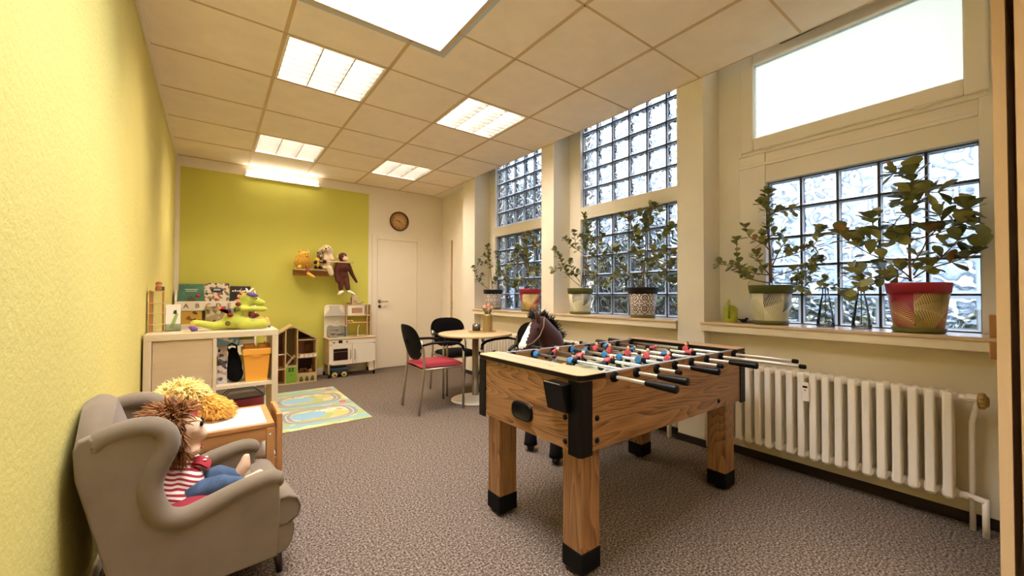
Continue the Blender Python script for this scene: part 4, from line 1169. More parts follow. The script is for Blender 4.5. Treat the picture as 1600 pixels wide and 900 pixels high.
# orange storage box with two studs
t = thing('storage_box', 'orange plastic storage box with two studs on its lid in the open shelf', 'storage box', (.637, 3.70, .487))
M['orange'] = pm('orange_plastic', '#eca53a', .4)
b = MB()
vs = []; fs = []
for z, e in ((0, .0), (.012, -.002), (.215, .014), (.215, .006), (.012, -.008)):
    hw_, hd = .070+e, .10+e
    vs += [(-hw_, -hd, z), (hw_, -hd, z), (hw_, hd, z), (-hw_, hd, z)]
for k in range(4):
    for q in range(4): fs.append((k*4+q, k*4+(q+1) % 4, (k+1)*4+(q+1) % 4, (k+1)*4+q))
fs += [(3, 2, 1, 0), (16, 17, 18, 19)]
b.raw(vs, fs); b.build('box_body', M['orange'], t)
b = MB(); b.box(-.090, .090, -.122, .122, .198, .245, 0, .006); ld = b.build('lid', M['orange'], t)
b = MB(); b.prism([(x, z) for x, z in [(-.03, .1985), (.03, .1985), (.022, .186), (.0, .181), (-.022, .186)]], 'y', -.124, -.113, 0, .001); b.build('grip', M['orange'], ld)
for x in (-.045, .045):
    b = MB(); b.lathe([(.038, .245), (.038, .272), (.036, .275), (0, .275)], 28, (x, -.03, 0)); b.build('stud', pm('orange_stud', '#c98a3a', .4), ld)
# picture books and black bag beside it
def print_mat(name, base, cols, scale=40, thr=.55):
    m, nt, b = newmat(name)
    v = coords(nt)
    vo = N(nt, 'ShaderNodeTexVoronoi'); vo.inputs['Scale'].default_value = scale; nt.links.new(v, vo.inputs['Vector'])
    sp = N(nt, 'ShaderNodeSeparateColor'); nt.links.new(vo.outputs['Color'], sp.inputs[0])
    st = []; n_ = len(cols)
    st.append((0, hx(base)))
    for i, c_ in enumerate(cols): st.append((thr+(1-thr)*i/n_, hx(c_)))
    nt.links.new(ramp(nt, sp.outputs[0], st, 'CONSTANT'), b.inputs['Base Color'])
    b.inputs['Roughness'].default_value = .45
    return m
def book(name, label, x, y, z, w, h, th, tilt, coverm, rz=0, group=None, cat='book'):
    t = thing(name, label, cat, (x, y, z), rz, group)
    Rm = Matrix.Rotation(tilt, 4, 'X')
    b = MB(); b.box(-w/2+.002, w/2-.003, -th+.002, -.002, .003, h-.003, 0, M=Rm); b.build('pages', M['white_lam'], t)
    b = MB(); b.box(-w/2, w/2, -.0022, 0, 0, h, 0, M=Rm); b.box(-w/2, w/2, -th, -th+.0022, 0, h, 0, M=Rm); b.box(-w/2, -w/2+.002, -th, 0, 0, h, 0, M=Rm)
    c = b.build('cover', coverm, t)
    return t, c, Rm
book('picture_book', 'grey and white printed picture book leaning in the open shelf by the divider', .43, 3.66, .487, .055, .27, .012, rad(-4), print_mat('print_grey', '#c9beaf', ['#5a4a42', '#e8ddcf', '#b88a5a', '#37302e'], 45))
t = thing('cloth_bag', 'black cloth bag slumped in the open shelf beside the orange box', 'bag', (.505, 3.70, .487))
blob('bag_body', [('c', (0, 0, .05), (0, 0, .13), .052, .045, 0), ('c', (0, .01, .13), (-.012, .01, .225), .045, .03, 0), ('e', (.01, -.03, .06), (.045, .04, .06), None, 0), ('e', (-.01, .03, .055), (.045, .05, .055), None, 0)], [M['black_fabric']], t, .011, 3)
b = MB(); b.tube([(-.035, .01, .22), (-.05, 0, .262), (-.02, 0, .285), (.01, .0, .262), (.012, .01, .22)], .006, 8); b.build('strap', M['black_fabric'], t)

# red case with wire carrier on the floor behind the shelf unit
t = thing('carry_case', 'dark red oval carry case with wire handles on the floor behind the shelf unit', 'case', (.60, 4.72, 0), rad(5))
M['case_red'] = pm('case_red', '#7d1f26', .45)
b = MB()
pts = [(.185*math.copysign(abs(math.cos(a))**.6, math.cos(a)), .11*math.copysign(abs(math.sin(a))**.6, math.sin(a))) for a in [2*PI*i/32 for i in range(32)]]
b.prism(pts, 'z', 0, .155, 0, .02); b.build('case_body', M['case_red'], t)
b = MB(); b.prism([(x*1.02, y*1.03) for x, y in pts], 'z', .15, .165, 0, .004); b.build('lid_rim', M['dark_wood'], t)
for yy in (-.05, .05):
    b = MB(); b.tube([(-.17, yy, .16), (-.10, yy*.8, .225), (.10, yy*.8, .225), (.17, yy, .16)], .005, 8); b.build('wire_handle', M['dark_wood'], t)

# ------------------------------------------------------------------ things on top of the shelf unit
t = thing('marble_tower', 'slim open wooden tower toy with three shelves at the yellow wall on the shelf unit', 'wooden toy', (.052, 3.82, SZ))
b = MB()
for x in (-.037, .031):
    for y in (-.035, .03): b.box(x, x+.006, y, y+.006, 0, .295 if x < 0 else .285)
b.build('posts', M['pine_z'], t)
for z in (.05, .13, .20, .285):
    b = MB(); b.box(-.043, .043, -.04, .04, z, z+.006, 0, .002); b.build('shelf', M['birch_x'], t)
b = MB(); b.box(-.037, -.02, -.03, .03, 0, .285); b.build('back_slat', M['pine_z'], t)
t = thing('peg_doll', 'wooden peg figure with an orange-brown cap on top of the slim wooden tower', 'peg figure', (.062, 3.82, SZ+.292))
b = MB(); b.lathe([(0, 0), (.018, 0), (.020, .01), (.017, .032), (.012, .038), (0, .04)], 20); b.build('peg_body', pm('peg_brown', '#a7663a', .5), t)
b = MB(); b.ell((0, 0, .045), .0165); b.build('head', M['doll_skin'], t)
b = MB(); b.lathe([(.0185, .043), (.018, .056), (.010, .064), (0, .066)], 18); b.build('cap', pm('peg_cap', '#b4622e', .6), t)
t = thing('block', 'tiny dark green block at the edge of the slim wooden tower top', 'toy block', (.085, 3.82, SZ+.292))
b = MB(); b.box(-.008, .008, -.01, .01, 0, .03, 0, .003); b.build('block_body', pm('block_green', '#405a48', .5), t)
t = thing('brochure_stand', 'clear stand holding a white and green leaflet beside the wooden tower', 'leaflet stand', (.140, 3.83, SZ))
b = MB()
b.box(-.045, .045, -.004, 0, 0, .17, M=Matrix.Rotation(rad(-10), 4, 'X')); b.box(-.045, .045, -.035, .03, 0, .003); b.box(-.045, .045, -.022, -.019, 0, .05, M=Matrix.Rotation(rad(-10), 4, 'X'))
b.build('holder', M['clear_plastic'], t)
t = thing('leaflet', 'white leaflet with a green stripe standing in the clear stand', 'leaflet', (.140, 3.83, SZ+.0035))
b = MB(); Rm = Matrix.Rotation(rad(-10), 4, 'X'); b.box(-.04, .042, -.012, -.009, .004, .19, 0, M=Rm); lf_ = b.build('paper', M['white_lam'], t)
b = MB(); b.prism([(-.02, .02), (.005, .02), (.03, .12), (.012, .12)], 'y', -.0126, -.0121, 0, M=Rm); b.build('green_stripe', pm('leaf_green', '#8fa85e', .5), lf_)
b = MB(); b.prism([(.0, .12), (.022, .12), (.018, .15), (.004, .145)], 'y', -.0126, -.0121, 0, M=Rm); b.build('dark_print', pm('print_green', '#2f4636', .5), lf_)

# ------------------------------------------------------------------ dragon plush
M['lime_plush'] = pm('lime_plush', '#bdc24a', .92, var=.06, vscale=40, bmp=.25, bscale=260, sheen=.3)
M['purple'] = pm('purple_plush', '#6a5496', .9, bmp=.2, bscale=260); M['maroon'] = pm('maroon_plush', '#74211f', .9); M['peach'] = pm('peach_plush', '#e9a25d', .9)
M['brown_spot'] = pm('olive_spot', '#6a5a22', .9)
DY = 3.75; z0 = SZ
t = thing('dragon_plush', 'lime green dragon plush with maroon spots lounging on top of the shelf unit', 'plush toy', (.5, DY, z0))
blob('body', [
    ('e', (.50, DY, .945), (.075, .07, .072), None, 0), ('e', (.525, DY, 1.01), (.05, .055, .055), None, 0), ('c', (.535, DY, 1.03), (.575, DY, 1.085), .042, .045, 0),
    ('e', (.585, DY, 1.105), (.055, .05, .05), None, 0), ('c', (.60, DY, 1.10), (.672, DY, 1.072), .042, .026, 0), ('e', (.682, DY, 1.072), (.020, .026, .022), None, 0),
    ('c', (.55, DY-.06, 1.03), (.69, DY-.065, 1.025), .022, .02, 0), ('c', (.55, DY+.06, 1.03), (.66, DY+.07, 1.02), .022, .02, 0),
    ('e', (.56, DY-.05, .922), (.06, .045, .048), None, 0), ('c', (.58, DY-.06, .912), (.69, DY-.07, .915), .036, .038, 0), ('e', (.56, DY+.05, .922), (.06, .045, .048), None, 0), ('c', (.58, DY+.06, .912), (.67, DY+.09, .912), .036, .036, 0),
    ('e', (.705, DY-.07, .925), (.020, .034, .042), None, 1), ('e', (.685, DY+.09, .922), (.020, .034, .040), None, 1),
    ('c', (.47, DY, .918), (.37, DY-.03, .905), .044, .03, 0), ('c', (.37, DY-.03, .905), (.305, DY-.05, .928), .03, .024, 0), ('c', (.305, DY-.05, .928), (.262, DY-.06, .935), .024, .022, 0), ('c', (.262, DY-.06, .930), (.245, DY-.062, .905), .02, .017, 1)],
    [M['lime_plush'], M['peach']], t, .009, 5, True)
b = MB(); b.tube([(.243, DY-.064, .912), (.262, DY-.066, .892), (.285, DY-.068, .885)], [.014, .021, .006], 10, 0); b.build('tail_tip', M['purple'], t, True)
for s in (-1, 1):
    b = MB(); b.ell((.612, DY+s*.042, 1.137), (.040, .012, .016), rot=(s*.3, .25, 0)); b.build('ear', M['purple'], t, True)
    b = MB(); b.tube([(.585, DY+s*.03, 1.145), (.575+.03*(s > 0), DY+s*.04, 1.172), (.57+.055*(s > 0), DY+s*.045, 1.188)], [.010, .008, .003], 8); b.build('horn', M['white_lam'], t, True)
    b = MB(); b.ell((.638, DY+s*.036, 1.108), .006, u=8, v=6); b.build('eye', M['black_plastic'], t, True)
b = MB()
for x, z, r_ in ((.522, 1.066, .018), (.473, .985, .019), (.53, .915, .023)): b.ell((x, DY-.066 if z < 1 else DY-.048, z), (r_, .012, r_*.85), 0, u=12, v=8)
for x, z, r_ in ((.512, 1.026, .019), (.46, .922, .018)): b.ell((x, DY-.060, z), (r_, .013, r_*.9), 1, u=12, v=8)
b.build('spots', [M['maroon'], M['brown_spot']], t, True)
wg = None
for k, (c_, r0_) in enumerate((('#e58a4c', 1.0), ('#b8323c', .82), ('#7fa9c0', .55))):
    b = MB()
    pts = [(.495, 1.03)] + [(.495-.095*r0_*math.cos(a*.9)-.0, 1.03-.045*(1-r0_)*0+.04*r0_*math.sin(a*2.1)-.035*math.sin(a*.9)*r0_) for a in [i*PI/2/10 for i in range(11)]] + [(.47, .985)]
    b.prism(pts, 'y', DY-.052-.006*k, DY-.046-.006*k+.003, 0, .001)
    o = b.build('wing' if k == 0 else 'wing_stripe', pm('wing_col', c_, .9), t if k == 0 else wg, True)
    if k == 0: wg = o
b = MB(); R_ = random.Random(4)
for i in range(9):
    a = -1.2+2.4*i/8; b.tube([(.625, DY-.09, .965), (.625+.032*math.sin(a), DY-.10, .965+.032*math.cos(a))], [.007, .004], 6)
b.build('hand_tuft', M['maroon'], t, True)
for i in range(3):
    b = MB(); xx, zz = ((.545, 1.145), (.53, 1.115), (.515, 1.085))[i]
    b.prism([(xx+.018, zz-.015), (xx+.012, zz+.022), (xx-.016, zz+.008)], 'y', DY-.008, DY+.008, 0, .003); b.build('back_spike', M['peach'], t, True)
for s in (-1, 1):
    for q in range(2):
        b = MB(); b.tube([(.715, DY+s*.075-.015+.03*q, .895), (.728, DY+s*.075-.015+.03*q, .885)], [.012, .006], 8); b.build('claw', M['purple'], t, True)
# ------------------------------------------------------------------ book rack on the lime wall
RY = 6.06
t = thing('book_rack', 'white picture-book rack with letters A B C on its rail against the lime wall', 'book rack', (.41, 6.14, 0))
for xa in (.022, .786):
    b = MB(); b.prism([(5.94, 0), (YB-.02, 0), (YB-.02, 1.19), (6.12, 1.19), (6.03, 1.08), (5.965, .85), (5.94, .35)], 'x', xa, xa+.018, 0, .002); b.build('side_panel', M['white_lam'], t, True)
LV = [(.965, 6.055), (.70, 5.99), (.42, 5.975), (.12, 5.965)]
for z, y in LV:
    b = MB(); b.box(.040, .786, y-.018, y, z-.02, z+.092, 0, .002); rl = b.build('front_rail', M['white_lam'], t, True)
    b = MB(); b.box(.040, .786, y, y+.13, z-.022, z-.008); b.build('ledge', M['white_lam'], t, True)
    b = MB(); b.box(.040, .786, y+.12, y+.13, z-.008, z+.15); b.build('back_board', M['white_lam'], t, True)
    if z == .965:
        for k, (ch, x, c_) in enumerate((('A', .123, '#8c2f2a'), ('B', .226, '#8a6a2a'), ('C', .328, '#b7873e'), ('D', .425, '#7f4a33'), ('E', .53, '#a6752f'))):
            text_mesh('letter_'+ch.lower(), ch, .075, pm('letter_paint', c_, .5), rl, (x, y-.019, 1.0), (PI/2, 0, 0), .003)
BG = 'picture books on the white rack'
m1 = pm('cover_teal', '#4d7a62', .4, var=.25, vscale=10); m2 = print_mat('cover_white_print', '#ddd5c2', ['#a87b4a', '#6f7a58', '#4a4744', '#b7483c'], 34, .5)
m3 = print_mat('cover_black', '#2b1e1c', ['#3b2724', '#d8cbb8'], 26, .8); m4 = print_mat('cover_yellow', '#cfa645', ['#e8d48a', '#8a5b2c', '#6a3d22'], 22, .6); m5 = print_mat('cover_tan', '#b3a078', ['#8a7a58', '#5b5142', '#d1c4a0'], 30, .6)
def rack_book(label, x, lv, w, h, cm, dz=0):
    z, y = LV[lv]; return book('picture_book', label, x, y+(.045 if lv == 0 else .036), z-.0075+dz, w, h, .012, rad(-9 if lv == 0 else -1.2), cm, 0, BG)
t1, c1_, Rm = rack_book('teal picture book leaning on the upper ledge over the letters A and B', .168, 0, .235, .305, m1)
P_ = lambda: None
b = MB(); b.box(-.06, .06, -.0135, -.0125, .235, .243, M=Rm); b.box(-.05, .05, -.0135, -.0125, .215, .221, M=Rm); b.build('title_lines', pm('title_pale', '#d9e3cf', .5), c1_)
b = MB(); b.prism([(-.045, .09), (.045, .09), (.035, .125), (.012, .14), (0, .165), (-.012, .14), (-.035, .125)], 'y', -.0136, -.0124, 0, M=Rm); b.build('cover_picture', pm('pic_brown', '#6a4a2c', .5), c1_)
b = MB(); b.lathe([(0, -.0138), (.022, -.0138), (.022, -.0125), (0, -.0125)], 20, (.06, 0, .165), axis='y'); b.bm.transform(Rm); b.build('cover_dot', pm('pic_red', '#a83b3e', .5), c1_)
t1, c1_, Rm = rack_book('white picture book full of small drawings, middle of the upper ledge', .41, 0, .24, .318, m2)
b = MB(); b.lathe([(0, -.0142), (.062, -.0142), (.062, -.0128), (0, -.0128)], 28, (0, 0, 0), axis='y'); b.bm.transform(Rm @ Matrix.Translation((0, 0, .235)) @ Matrix.Diagonal((1, 1, .5, 1))); b.build('title_oval', pm('title_navy', '#33455a', .5), c1_)
b = MB(); b.box(-.032, .03, -.0152, -.0142, .238, .246, M=Rm); b.box(-.036, .036, -.0152, -.0142, .226, .230, M=Rm); b.build('title_lines', M['white_lam'], c1_)
t1, c1_, Rm = rack_book('black picture book with white lettering behind the dragon head, upper ledge', .645, 0, .215, .285, m3)
b = MB(); R_ = random.Random(8)
for k in range(6): b.box(-.085+.024*k, -.085+.024*k+.016, -.0136, -.0126, .215, .215+R_.uniform(.014, .024), M=Rm)
b.build('title_strokes', M['white_lam'], c1_)
rack_book('yellow picture book on the second ledge below the letters A and B', .165, 1, .21, .245, m4)
rack_book('tan picture book standing tall on the second ledge below the letter C', .40, 1, .20, .30, m5)
rack_book('orange picture book on the second ledge behind the dragon', .62, 1, .21, .27, print_mat('cover_orange', '#c98a4a', ['#e2c79a', '#7a4a2a'], 22, .6))
rack_book('blue-grey picture book on the third ledge, seen through the open shelf', .52, 2, .23, .25, print_mat('cover_bluegrey', '#5e7378', ['#88989a', '#3d4a4d', '#b9a888'], 20, .55))
rack_book('white picture book with black title on the third ledge, seen through the open shelf', .29, 2, .21, .26, print_mat('cover_pale', '#d8cfc0', ['#38302c', '#a89a88'], 24, .7))

# ------------------------------------------------------------------ play mat on the carpet
def rug_mat():
    """Printed play mat: pale green and yellow fields, winding grey road, ponds, little houses."""
    m, nt, b = newmat('play_mat_print')
    v = coords(nt)
    def math_(op, a, c_=None, clamp=False):
        n = N(nt, 'ShaderNodeMath', operation=op); n.use_clamp = clamp
        for i, q in enumerate((a, c_)):
            if q is None: continue
            if isinstance(q, (int, float)): n.inputs[i].default_value = q
            else: nt.links.new(q, n.inputs[i])
        return n.outputs[0]
    sp = N(nt, 'ShaderNodeSeparateXYZ'); nt.links.new(v, sp.inputs[0]); X_, Y_ = sp.outputs['X'], sp.outputs['Y']
    vo = N(nt, 'ShaderNodeTexVoronoi'); vo.inputs['Scale'].default_value = 7; nt.links.new(v, vo.inputs['Vector'])
    vs_ = N(nt, 'ShaderNodeSeparateColor'); nt.links.new(vo.outputs['Color'], vs_.inputs[0])
    base = ramp(nt, vs_.outputs[0], [(0, hx('#b9b067')), (.3, hx('#a3ab6e')), (.5, hx('#cdc083')), (.68, hx('#9bb397')), (.8, hx('#d3c5a2')), (.9, hx('#d3b98a'))], 'CONSTANT')
    col = [base]
    def over(mask, c_):
        mx = N(nt, 'ShaderNodeMix'); mx.data_type = 'RGBA'; nt.links.new(mask, mx.inputs[0]); nt.links.new(col[0], mx.inputs[6]); mx.inputs[7].default_value = hx(c_); col[0] = mx.outputs[2]
    def ell(cx, cy, rx, ry):
        dx = math_('DIVIDE', math_('SUBTRACT', X_, cx), rx); dy = math_('DIVIDE', math_('SUBTRACT', Y_, cy), ry)
        k = 4.0
        return math_('POWER', math_('ADD', math_('POWER', math_('ABSOLUTE', dx), 3.0), math_('POWER', math_('ABSOLUTE', dy), 3.0)), 1/3.0)
    def bandm(f, a, c_): return math_('MULTIPLY', math_('GREATER_THAN', f, a), math_('LESS_THAN', f, c_))
    def rect(x0, x1, y0, y1): return math_('MULTIPLY', bandm(X_, x0, x1), bandm(Y_, y0, y1))
    nz = noise(nt, v, 9, 2)
    # river bands
    for cy in (.62, -.02, -.66):
        over(bandm(math_('ADD', Y_, math_('MULTIPLY', nz, .09)), cy-.045+.045, cy+.055+.045), '#86aca4')
    # house rows
    vh = N(nt, 'ShaderNodeTexVoronoi'); vh.inputs['Scale'].default_value = 22; nt.links.new(v, vh.inputs['Vector'])
    hs = N(nt, 'ShaderNodeSeparateColor'); nt.links.new(vh.outputs['Color'], hs.inputs[0])
    rows = rect(-.2, .28, .42, .50); rows2 = rect(-.1, .25, -.32, -.24)
    for rws in (rows, rows2):
        over(math_('MULTIPLY', rws, math_('LESS_THAN', hs.outputs[0], .45)), '#e8d6bc'); over(math_('MULTIPLY', rws, math_('GREATER_THAN', hs.outputs[0], .75)), '#c9705a')
    # little bushes
    over(math_('MULTIPLY', math_('LESS_THAN', vh.outputs['Distance'], .012*22*.8), math_('GREATER_THAN', hs.outputs[1], .86)), '#6f8a4a')
    over(math_('MULTIPLY', math_('LESS_THAN', vh.outputs['Distance'], .2), math_('GREATER_THAN', hs.outputs[2], .95)), '#c8574a')
    # road loops and ponds
    for cx, cy, rx, ry in ((.02, .26, .31, .24), (.02, -.38, .31, .24)):
        f = ell(cx, cy, rx, ry)
        over(bandm(f, .80, 1.04), '#8d8a86'); over(bandm(f, .905, .925), '#d8d0c0')
        g = ell(cx-.10, cy+.0, .15, .12)
        over(math_('LESS_THAN', math_('ADD', g, math_('MULTIPLY', nz, .3)), 1.1), '#86acc2')
    over(bandm(math_('ADD', Y_, math_('MULTIPLY', math_('SINE', math_('MULTIPLY', X_, 9)), .02)), .535, .575), '#98948d')
    over(bandm(math_('ADD', Y_, math_('MULTIPLY', math_('SINE', math_('MULTIPLY', X_, 9)), .02)), -.125, -.085), '#98948d')
    # corner house blocks
    for x_, y_ in ((.30, .62), (.30, -.04)): over(rect(x_-.03, x_+.035, y_-.03, y_+.04), '#cf5a52')
    nt.links.new(col[0], b.inputs['Base Color']); b.inputs['Roughness'].default_value = .85
    return m
t = thing('play_mat', 'printed play mat with roads and ponds on the carpet before the doll\'s house', 'rug', (1.175, 4.565, 0))
b = MB(); b.box(-.385, .385, -.77, .77, 0, .006, 0, .002); o = b.build('printed_pile', rug_mat(), t)

# ------------------------------------------------------------------ doll's house
t = thing('dollhouse', 'open wooden doll\'s house with a green door at the lime wall', "doll's house", (1.178, 5.92, 0))
DX0, DXP, DX1, DF, DB = .892, 1.178, 1.466, 5.80, 6.05
W_ = .014; EZ, PZ = .565, .742
def dz(x): return EZ+(PZ-EZ)*(1-abs(x-DXP)/(DX1-DXP))
for x in (DX0, 1.10, 1.232, DX1-W_):
    zt = min(dz(x), dz(x+W_))-.012
    b = MB(); b.box(x, x+W_, DF, DB, 0, zt, 0, .001); b.build('upright', M['birch_z'], t, True)
b = MB(); b.prism([(DX0, EZ-.012), (DXP, PZ-.012), (DXP, PZ+.006), (DX0-.012, EZ)], 'y', DF-.008, DB+.005, 0, .001); b.build('roof_panel', M['birch_x'], t, True)
b = MB(); b.prism([(DX1, EZ-.012), (DXP, PZ-.012), (DXP, PZ+.006), (DX1+.012, EZ)], 'y', DF-.008, DB+.005, 0, .001); b.build('roof_panel', M['birch_x'], t, True)
for x0, x1, z in ((DX0+W_, 1.10, .19), (DX0+W_, 1.10, .375), (1.10+W_, 1.232, .218), (1.232+W_, DX1-W_, .112), (1.232+W_, DX1-W_, .328), (1.232+W_, DX1-W_, .545)):
    b = MB(); b.box(x0, x1, DF+.002, DB-.006, z, z+.012); b.build('floor_board', M['birch_x'], t, True)
b = MB(); b.box(DX0-.004, DX1+.004, DF-.012, DB, 0, .012, 0, .001); b.build('base_board', M['birch_x'], t, True)
for x0, x1, z0_, z1, c_ in ((DX0+W_, 1.10, .012, .37, '#b56a3c'), (1.10+W_, 1.232, .23, .69, '#8d7440'), (1.232+W_, DX1-W_, .124, .328, '#4a2a20'), (1.232+W_, DX1-W_, .34, .545, '#9a7145'), (1.10, 1.232, .012, .218, '#7d9a3a')):
    b = MB(); b.box(x0, x1, DB-.006, DB, z0_, z1); b.build('room_back', pm('doll_wallpaper', c_, .6), t, True)
b = MB(); b.prism([(DX0+W_, .39), (1.10, .39), (1.10, dz(1.10)-.02), (DX0+W_, EZ-.03)], 'y', DB-.006, DB); b.build('room_back', pm('doll_attic', '#7a4a30', .6), t, True)
b = MB(); b.prism([(1.246, .557), (DX1-W_, .557), (1.246, dz(1.246)-.02)], 'y', DB-.006, DB); b.build('room_back', pm('doll_attic', '#5a3426', .6), t, True)
dgreen = pm('doll_door_green', '#84b83a', .45)
b = MB(); b.box(1.116, 1.230, DF-.002, DF+.008, .016, .214, 0, .001); dd = b.build('door', dgreen, t, True)
for i in range(2):
    for j in range(2):
        b = MB(); x = 1.140+.034*i; z = .160+.026*j; b.box(x, x+.024, DF-.004, DF-.0022, z, z+.018); b.build('door_pane', M['dark_wood'], dd, True)
b = MB(); b.ell((1.172, DF-.006, .115), .006, u=8, v=6); b.build('knocker', M['dark_wood'], dd, True)
b = MB()
for i in range(7): b.box(1.118+.014*i, 1.118+.014*(i+1)+.002, DF+.03, DF+.10, .232+.0175*i, .232+.0175*(i+1))
b.build('staircase', M['birch_x'], t, True)
b = MB(); b.tube([(1.116, DF+.03, .40), (1.226, DF+.03, .29)], .003, 6); b.build('stair_rail', M['birch_x'], t, True)
b = MB()
pts = [(1.244, DF), (DX1-.002, DF), (DX1-.012, DF-.045), (1.35, DF-.06), (1.254, DF-.045)]
b.prism(pts, 'z', .324, .334); bl = b.build('balcony', M['birch_x'], t, True)
for i in range(4):
    b = MB(); x = 1.262+.051*i; b.box(x, x+.038, DF-.056-.004*(i in (1, 2)), DF-.050, .336, .368, 0, .002); b.build('balcony_panel', M['white_lam'], bl, True)
b = MB(); b.tube([(1.248, DF-.04, .376), (1.30, DF-.055, .376), (1.41, DF-.055, .376), (1.462, DF-.04, .376)], .005, 6); b.build('balcony_rail', M['birch_x'], bl, True)
b = MB(); b.box(1.246, DX1-W_, DF, DF+.006, .013, .112); b.build('garden_panel', M['birch_x'], t, True)
for i in range(3):
    b = MB(); x = 1.285+.065*i
    b.lathe([(0, .02), (.020, .024), (.024, .04), (.014, .072), (0, .092)], 12, (0, 0, 0)); b.bm.transform(Matrix.Translation((x, DF-.004, 0)) @ Matrix.Diagonal((1, .2, 1, 1))); b.build('painted_tree', pm('tree_green', '#5b6b34', .5), t, True)
# little furniture inside
def mini(name, label, boxes, col):
    x0, y0, z0_ = boxes[0][0], boxes[0][2], boxes[0][4]
    t2 = thing(name, label, 'toy furniture', (x0, y0, z0_), 0, "doll's house furniture")
    for k, bx_ in enumerate(boxes):
        b = MB(); b.box(*bx_, 0, .002); b.build(('base', 'top', 'side')[k % 3], pm('mini_paint', col, .5), t2, True)
mini('toy_table', "small brown table in the ground floor room of the doll's house", [(1.29, 1.30, 5.85, 5.90, .125, .165), (1.28, 1.36, 5.84, 5.91, .165, .172), (1.345, 1.355, 5.85, 5.90, .125, .165)], '#a36a44')
mini('toy_chair', "tiny pale chair in the ground floor room of the doll's house", [(1.385, 1.42, 5.85, 5.89, .125, .155), (1.385, 1.42, 5.86, 5.89, .155, .16), (1.413, 1.42, 5.85, 5.89, .155, .21)], '#d1a878')
mini('toy_wardrobe', "brown wardrobe in the balcony room of the doll's house", [(1.36, 1.42, 5.98, 6.03, .341, .47), (1.355, 1.425, 5.975, 6.035, .47, .48)], '#6f4a2c')
mini('toy_bed', "dark little bed on the left side of the doll's house", [(.92, 1.08, 5.84, 5.92, .388, .41), (.92, 1.08, 5.84, 5.92, .41, .42), (.915, .925, 5.84, 5.92, .388, .45)], '#33221c')
mini('toy_stool', "two-part white stool under the stair roof of the doll's house", [(1.135, 1.15, 5.9, 5.915, .231, .25), (1.13, 1.156, 5.895, 5.92, .25, .256)], '#efe3cf')

# ------------------------------------------------------------------ play kitchen
t = thing('play_kitchen', 'white and birch children\'s play kitchen with hood, oven and microwave beside the door', 'play kitchen', (1.925, 6.02, 0))
KX0, KX1, KF, KB = 1.622, 2.238, 5.85, 6.215
for x in (KX0, KX1-.014):
    b = MB(); b.box(x, x+.014, KF+.012, KB, .175, .522); b.box(x, x+.014, KF+.012, KF+.06, .05, .175); b.box(x, x+.014, KB-.05, KB, .05, .175); b.build('side_panel', M['birch_z'], t, True)
for x in (KX0-.002, KX1-.018):
    for y in (KF+.010, KB-.052):
        b = MB(); b.box(x, x+.02, y, y+.052, 0, .055, 0, .003); b.build('foot', M['black_plastic'], t, True)
b = MB(); b.box(KX0+.014, KX1-.014, KB-.012, KB, .12, .522); b.box(KX0+.014, KX1-.014, KF+.02, KB-.012, .175, .185); b.build('carcass', M['white_lam'], t, True)
b = MB(); b.box(KX0-.012, KX1+.012, KF-.006, KB, .522, .538, 0, .003); b.build('worktop', M['birch_x'], t, True)
b = MB(); b.box(KX0+.002, KX1-.002, KF, KF+.012, .462, .52, 0, .001); fp = b.build('front_strip', M['white_lam'], t, True)
for x in (1.684, 1.852):
    b = MB(); b.lathe([(0, -.02), (.011, -.019), (.013, -.012), (.014, 0)], 18, (x, KF, .49), axis='y'); b.build('knob', M['steel'], fp, True)
b = MB(); b.box(1.742, 1.794, KF-.002, KF, .472, .51); b.build('clock_display', M['dark_wood'], fp, True)
b = MB(); b.box(KX0+.003, 1.922, KF, KF+.012, .178, .458, 0, .002); od = b.build('oven_door', M['white_lam'], t, True)
b = MB(); b.box(1.678, 1.864, KF-.002, KF+.0, .238, .396, 0, .001); b.build('oven_window', M['oven_dark'] if 'oven_dark' in M else pm('oven_dark', '#2a120e', .15), od, True)
b = MB(); b.box(1.684, 1.858, KF-.003, KF-.0021, .352, .356); b.build('oven_rack', M['steel'], od, True)
b = MB(); b.box(1.926, KX1-.003, KF, KF+.012, .178, .458, 0, .002); cdr = b.build('cupboard_door', M['white_lam'], t, True)
for x, p in ((1.896, od), (1.956, cdr)):
    b = MB(); b.tube([(x, KF, .378), (x, KF-.02, .368), (x, KF-.024, .312), (x, KF-.02, .256), (x, KF, .246)], .006, 8); b.build('handle', M['steel'], p, True)
b = MB()
for x, z in ((1.640, .45), (1.640, .19), (2.222, .45), (2.222, .19)): b.box(x-.016, x+.016, KF-.003, KF-.0005, z-.005, z+.005)
b.build('hinges', M['steel'], t, True)
b = MB(); b.box(2.16, 2.225, KF+.02, KF+.03, .055, .175); b.build('kick_panel', M['white_lam'], t, True)
# upper part
UB = 6.12
pts = [(1.625, .538), (1.905, .538), (1.905, .992), (1.66, .992), (1.64, .982), (1.628, .96), (1.625, .93)]
b = MB(); b.prism(pts, 'y', UB+.055, UB+.067); b.build('splash_panel', M['white_lam'], t, True)
for x in (1.905, 2.19, 2.236):
    b = MB(); b.box(x, x+.012, UB-.02 if x < 2.2 else UB-.02, UB+.067, .538, .99); b.build('shelf_upright', M['birch_z'], t, True)
for z in (.722, .826, .985):
    b = MB(); b.box(1.905, 2.248, UB-.03, UB+.067, z, z+.010, 0, .001); b.build('upper_shelf', M['birch_x'], t, True)
b = MB(); b.prism([(1.690, .98), (1.815, .98), (1.815, .93), (1.905, .845), (1.905, .832), (1.628, .832), (1.628, .845), (1.690, .93)], 'y', UB-.0, UB+.054, 0, .002); b.build('cooker_hood', pm('hood_silver', '#d9d3c8', .35, .3), t, True)
